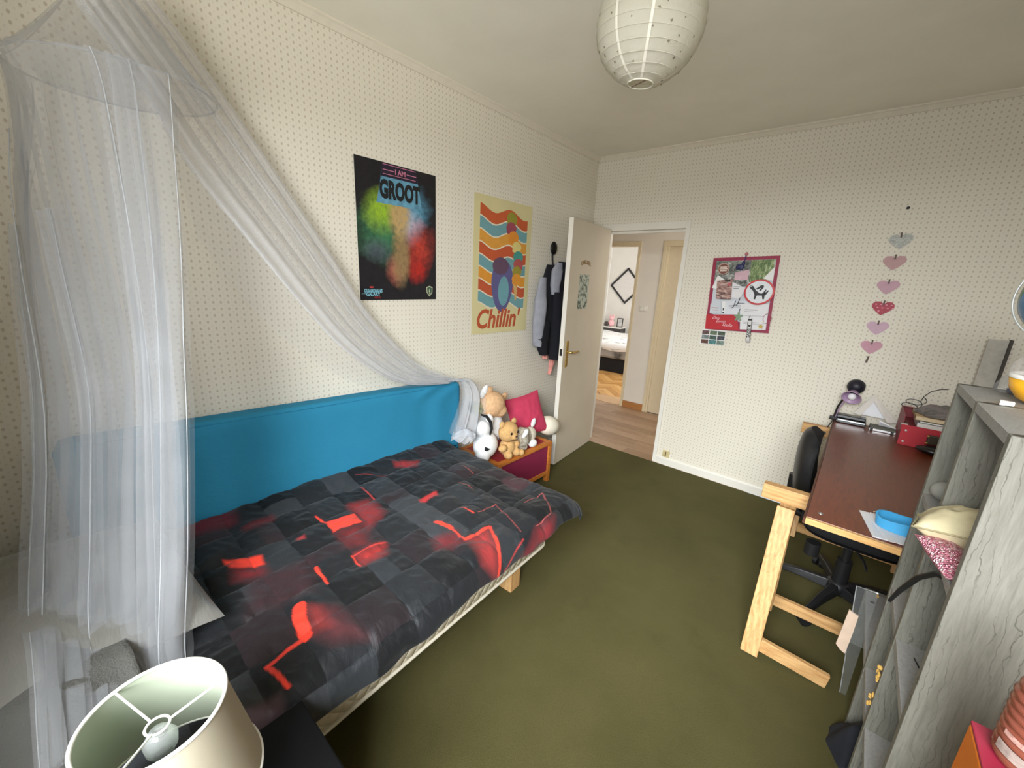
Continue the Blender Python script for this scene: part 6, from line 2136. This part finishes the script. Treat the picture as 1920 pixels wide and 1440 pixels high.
for (a, b, nm) in ((Vector((2.115, 3.480, dz + 0.060)), Vector((2.150, 3.46, dz + 0.055)), 'flap'), (Vector((2.330, 3.475, dz + 0.050)), Vector((2.285, 3.45, dz + 0.040)), 'flap')):
    MB().add([apex + Vector((0, 0, 0)), a, b, apex + Vector((0.006, -0.02, -0.045)), apex + Vector((0, 0.002, 0)), a + Vector((0, 0.002, 0)), b + Vector((0, 0.002, 0)), apex + Vector((0.006, -0.018, -0.045))], [(0, 1, 2, 3), (7, 6, 5, 4), (0, 4, 5, 1), (1, 5, 6, 2), (2, 6, 7, 3), (3, 7, 4, 0)]).build(nm, PAPT, tent)
MB().add([apex + Vector((0.0, 0.006, -0.05)), (2.140, 3.49, dz + 0.056), (2.310, 3.49, dz + 0.056), apex + Vector((0.0, 0.008, -0.05)), (2.140, 3.492, dz + 0.056), (2.310, 3.492, dz + 0.056)], [(0, 1, 2), (5, 4, 3), (0, 3, 4, 1), (1, 4, 5, 2), (2, 5, 3, 0)]).build('back_sheet', WHITE_PAPER, tent)
plane_ = thing('paper_plane', 'small white folded paper plane on the box before the folded paper', 'paper plane', (2.29, 3.40, dz + 0.021))
z_ = dz + 0.0215
for sgn in (-1, 1):
    MB().add([(2.330, 3.400, z_ + 0.004), (2.245, 3.42 + 0.028 * sgn, z_ + 0.030), (2.245, 3.42 + 0.004 * sgn, z_ + 0.004), (2.330, 3.400, z_ + 0.0052), (2.245, 3.42 + 0.028 * sgn, z_ + 0.0312), (2.245, 3.42 + 0.004 * sgn, z_ + 0.0052)], [(0, 1, 2), (5, 4, 3), (0, 3, 4, 1), (1, 4, 5, 2), (2, 5, 3, 0)]).build('wing', WHITE_PAPER, plane_)
rb_ = thing('red_storage_box', 'red cardboard storage box with press studs on the desk by the wall', 'box', (2.45, 3.28, dz))
REDC = plain('red_card_box', C(186, 40, 54), 0.5, var=0.05, scale=10)
MAR = plain('maroon_card', C(128, 34, 44), 0.5, var=0.08)
rx0, rx1, ry0, ry1, rz1 = 2.325, 2.600, 3.165, 3.455, dz + 0.118
MB().b2((rx0, ry0, dz + 0.0005), (rx1, ry0 + 0.004, rz1 - 0.012)).build('front', REDC, rb_)
MB().b2((rx0, ry0 + 0.0045, dz + 0.0005), (rx0 + 0.004, ry1, rz1 + 0.05)).build('side', MAR, rb_)
MB().b2((rx1 - 0.004, ry0 + 0.0045, dz + 0.0005), (rx1, ry1, rz1)).build('side', MAR, rb_)
MB().b2((rx0 + 0.0045, ry1 - 0.004, dz + 0.0005), (rx1 - 0.0045, ry1, rz1 + 0.05)).build('back', MAR, rb_)
MB().b2((rx0 + 0.0045, ry0 + 0.0045, dz + 0.0005), (rx1 - 0.0045, ry1 - 0.0045, dz + 0.004)).build('bottom', MAR, rb_)
MB().b2((rx0 - 0.003, ry0 - 0.004, rz1 - 0.030), (rx1, ry0 - 0.0002, rz1)).build('flap', REDC, rb_)
MB().b2((rx0 - 0.004, ry0 - 0.003, rz1 - 0.002), (rx0 + 0.022, ry0 + 0.022, rz1 + 0.003)).build('metal_corner', plain('corner_metal', C(222, 216, 210), 0.3, 0.5), rb_)
for z in (dz + 0.022, dz + 0.086):
    MB().ball((rx0 + 0.020, ry0 - 0.004, z), (0.006, 0.004, 0.006)).build('stud', plain('pearl_stud', C(226, 214, 210), 0.25, 0.3), rb_)
MB().b2((rx0 + 0.010, ry0 + 0.010, dz + 0.0045), (rx1 - 0.01, ry1 - 0.01, rz1 - 0.012)).build('inner_tray', MAR, rb_)
bookz = rz1 - 0.0115
for nm, lab, col, x_, y_, t_, w_, d_ in (('white_book', 'white book lowest in the stack on the red box', (226, 226, 224), 2.385, 3.20, 0.026, 0.20, 0.22), ('green_book', 'thin dark green book in the stack on the red box', (46, 66, 60), 2.392, 3.205, 0.012, 0.195, 0.215), ('tan_book', 'tan book on top of the stack on the red box', (206, 176, 132), 2.372, 3.21, 0.022, 0.215, 0.21)):
    bk = thing(nm, lab, 'book', (x_ + w_ / 2, y_ + d_ / 2, bookz + 0.0005), 0, 'books stacked on the red box')
    cv = plain(nm + '_cover', C(*col), 0.5, var=0.05)
    MB().b2((x_, y_, bookz + 0.0005), (x_ + w_, y_ + d_, bookz + 0.0025)).b2((x_, y_, bookz + t_ - 0.002), (x_ + w_, y_ + d_, bookz + t_)).b2((x_, y_, bookz + 0.0025), (x_ + 0.002, y_ + d_, bookz + t_ - 0.002)).build('cover', cv, bk)
    MB().b2((x_ + 0.0025, y_ + 0.002, bookz + 0.0026), (x_ + w_ - 0.003, y_ + d_ - 0.003, bookz + t_ - 0.0021)).build('pages', plain(nm + '_pages', C(222, 204, 170) if nm == 'tan_book' else C(230, 228, 222), 0.8, var=0.08, scale=90), bk)
    bookz += t_ + 0.0006
FURG = N('grey_fur')
co = FURG.coords()
FURG.color(FURG.ramp(FURG.noise(FURG.mapping(co, (1, 3, 3)), 14, 4, 0.65), [(0.32, C(92, 86, 86)), (0.55, C(140, 134, 132)), (0.72, C(164, 140, 144))]))
FURG.bump(FURG.noise(co, 150, 4, 0.7), 0.8, 0.012)
FURG.set(0.95)
tag(heap(2.475, 3.315, 0.108, 0.095, 0.055, 6, bookz + 0.001).build('fur_pouch', FURG.m), 'grey furry pouch lying on top of the stacked books', 'pouch')
nv = thing('navy_card', 'dark blue card with a white swirl standing against the wall', 'card', (2.485, 3.52, dz))
NVM = frame((2.445, YB - 0.012, dz + 0.115), (1, 0, 0), (0, 0, 1))
MB().prism(rect(0.085, 0.175, 0, -0.114), NVM, 0.0, 0.006).build('sheet', plain('navy_card', C(36, 40, 92), 0.5, var=0.1), nv)
MB().tube([NVM @ Vector((0.052 + 0.020 * cos(a), 0.015 + 0.020 * sin(a), 0.0068)) for a in [radians(60 + i * 10) for i in range(20)]], 0.0035, 6).build('swirl', WHITE_PAPER, nv)
wl = thing('wire_loops', 'thin dark cable curling in loops beside the furry pouch', 'cable', (2.36, 3.42, 0.93))
loop_pts = [(2.352 + 0.040 * cos(t), 3.44, 0.955 + 0.004 * t + 0.022 * sin(t)) for t in [i * 0.35 for i in range(40)]]
MB().tube([(x + 0.0008 * i, y, z - 0.05) for i, (x, y, z) in enumerate(loop_pts)], 0.0020, 6).build('wire', BLACK_PLASTIC, wl)
MB().tube([(2.400, 3.50, 0.935), (2.410, 3.505, 0.975), (2.435, 3.51, 1.01), (2.470, 3.512, 1.03), (2.50, 3.512, 1.035)], 0.0020, 6).build('wire', BLACK_PLASTIC, wl)
bg = thing('black_purse', 'small black purse with gold corners lying before the red box', 'purse', (2.47, 3.07, dz))
MB().ball((2.475, 3.085, dz + 0.024), (0.085, 0.050, 0.023), 26, 12).build('body', plain('purse_leather', C(26, 22, 22), 0.3, var=0.2), bg)
MB().box((2.480, 3.115, dz + 0.072), (0.105, 0.026, 0.050), Matrix.Rotation(0.12, 3, 'Z')).build('wallet', plain('olive_leather', C(54, 46, 34), 0.4), bg, bevel=0.006)
for z in (dz + 0.055, dz + 0.092):
    MB().ball((2.429, 3.098, z), 0.006).build('gold_corner', BRASS, bg)
# papers and a blue band at the near edge of the desk
for i, (rot, px_, py_, lab) in enumerate(((0.10, 2.315, 1.965, 'lowest of the white papers under the blue band'), (-0.04, 2.335, 1.955, 'middle one of the white papers under the blue band'), (0.22, 2.34, 1.975, 'topmost white paper, under the blue band on the desk'))):
    tag(MB().box((px_, py_, dz + 0.0008 + i * 0.0014), (0.24, 0.20, 0.0011), Matrix.Rotation(rot + 0.1, 3, 'Z')).build('paper_sheet', WP[i % 2]), lab, 'paper', 'papers at the near edge of the desk')
hbz = dz + 0.0052
mb = MB()
BLB = plain('sky_blue_band', C(70, 168, 222), 0.5, var=0.06, scale=20, bump=0.15, bscale=80)
hb_ = thing('blue_headband', 'wide sky blue headband lying on the papers', 'headband', (2.305, 1.965, hbz))


def band(off):
    def fn(u, v):
        a = 2 * pi * u
        r = 1 + 0.10 * sin(2 * a + 1)
        x = 2.305 + (0.078 - off) * r * cos(a)
        y = 1.968 + (0.055 - off) * r * sin(a)
        return Vector((x + 0.006 * (v - 0.5) * cos(a), y, hbz + 0.034 * v + 0.004 * (1 + sin(3 * a)) * v))
    return fn


mb.grid(band(0.0), 60, 5).grid(band(0.006), 60, 5, flip=True)
mb.grid(lambda u, v: band(0.006 * v)(u, 1.0), 60, 2)
mb.build('band', BLB, hb_)
MB().tube([(2.275 + 0.055 * cos(a), 2.050 + 0.022 * sin(a), dz + 0.0075) for a in [radians(i * 12) for i in range(16)]], 0.0018, 6).build('looped_string', plain('cream_cord', C(222, 204, 176), 0.7), None)
tag(bpy.data.objects['looped_string'], 'thin cream cord looped behind the blue headband', 'cord')

# ------------------------------------------------------------------ close to the camera on the right
st = thing('low_stool', 'low pale stool carrying the orange box at the right', 'stool', (2.46, 0.83, 0))
MB().b2((2.285, 0.640, 0.585), (2.66, 0.965, 0.610)).build('seat', PINE, st, bevel=0.004)
for x in (2.315, 2.63):
    for y_ in (0.67, 0.935):
        MB().b2((x - 0.018, y_ - 0.018, 0), (x + 0.018, y_ + 0.018, 0.584)).build('leg', PINE_Z, st)
ob = thing('orange_box', 'orange box with a magenta lid in the lower right corner', 'box', (2.44, 0.82, 0.6105))
ORG = plain('orange_card', C(224, 118, 30), 0.5, var=0.05, scale=10)
MB().b2((2.300, 0.690, 0.6108), (2.60, 0.950, 0.893)).build('body', ORG, ob, bevel=0.003)
MB().b2((2.300, 0.690, 0.8935), (2.60, 0.950, 0.900)).build('lid', plain('magenta_card', C(146, 36, 58), 0.5, var=0.06, scale=8), ob, bevel=0.002)
pkx = thing('striped_packet', 'white packet with pale blue squares lying on the magenta lid', 'packet', (2.345, 0.83, 0.9005))
RM = Matrix.Rotation(radians(-52), 3, 'Z')
MB().box((2.345, 0.800, 0.9075), (0.105, 0.034, 0.012), RM).build('sleeve', WHITE_PAPER, pkx, bevel=0.003)
for i, cc in enumerate(((140, 160, 206), (60, 66, 96), (160, 214, 216), (176, 226, 228), (130, 170, 200))):
    o_ = RM @ Vector((-0.042 + 0.020 * i, 0.003 * (-1) ** i, 0))
    MB().box(Vector((2.345, 0.800, 0.9139)) + o_, (0.017, 0.024, 0.0008), RM).build('square', plain('packet_blue_%d' % i, C(*cc), 0.4), pkx)
jar = thing('amber_jar', 'ribbed reddish brown translucent jar with a white label at the right edge', 'jar', (2.358, 0.905, 0.9005))
n = N('amber_plastic')
n.color(C(150, 84, 66))
n.set(0.25, spec=0.5)
n.b.inputs['Transmission Weight'].default_value = 0.45
n.b.inputs['Alpha'].default_value = 1.0
jp = [(0.0, 0.9008), (0.040, 0.9008)]
for i in range(40):
    z = 0.905 + 0.135 * i / 39
    r = 0.047 - 0.0035 * (0.5 + 0.5 * cos(i * 2 * pi / 4.0)) - 0.006 * max(0, (i - 30) / 9)
    jp.append((r, z))
jp += [(0.032, 1.046), (0.028, 1.055), (0.028, 1.075), (0.0, 1.075)]
MB().lathe(jp, (2.358, 0.905, 0), 36).build('body', n.m, jar)


def lab(u, v):
    a = radians(195 + 75 * u)
    return Vector((2.358 + 0.0482 * cos(a), 0.905 + 0.0482 * sin(a), 0.922 + 0.016 * v))


MB().grid(lab, 16, 2).build('label', plain('jar_label', C(150, 132, 124), 0.6, var=0.25, scale=120), jar)


def lab2(u, v):
    a = radians(200 + 62 * u)
    return Vector((2.358 + 0.0483 * cos(a), 0.905 + 0.0483 * sin(a), 0.950 + 0.008 * v))


MB().grid(lab2, 16, 2).build('label', plain('jar_label2', C(170, 130, 120), 0.6, var=0.4, scale=200), jar)
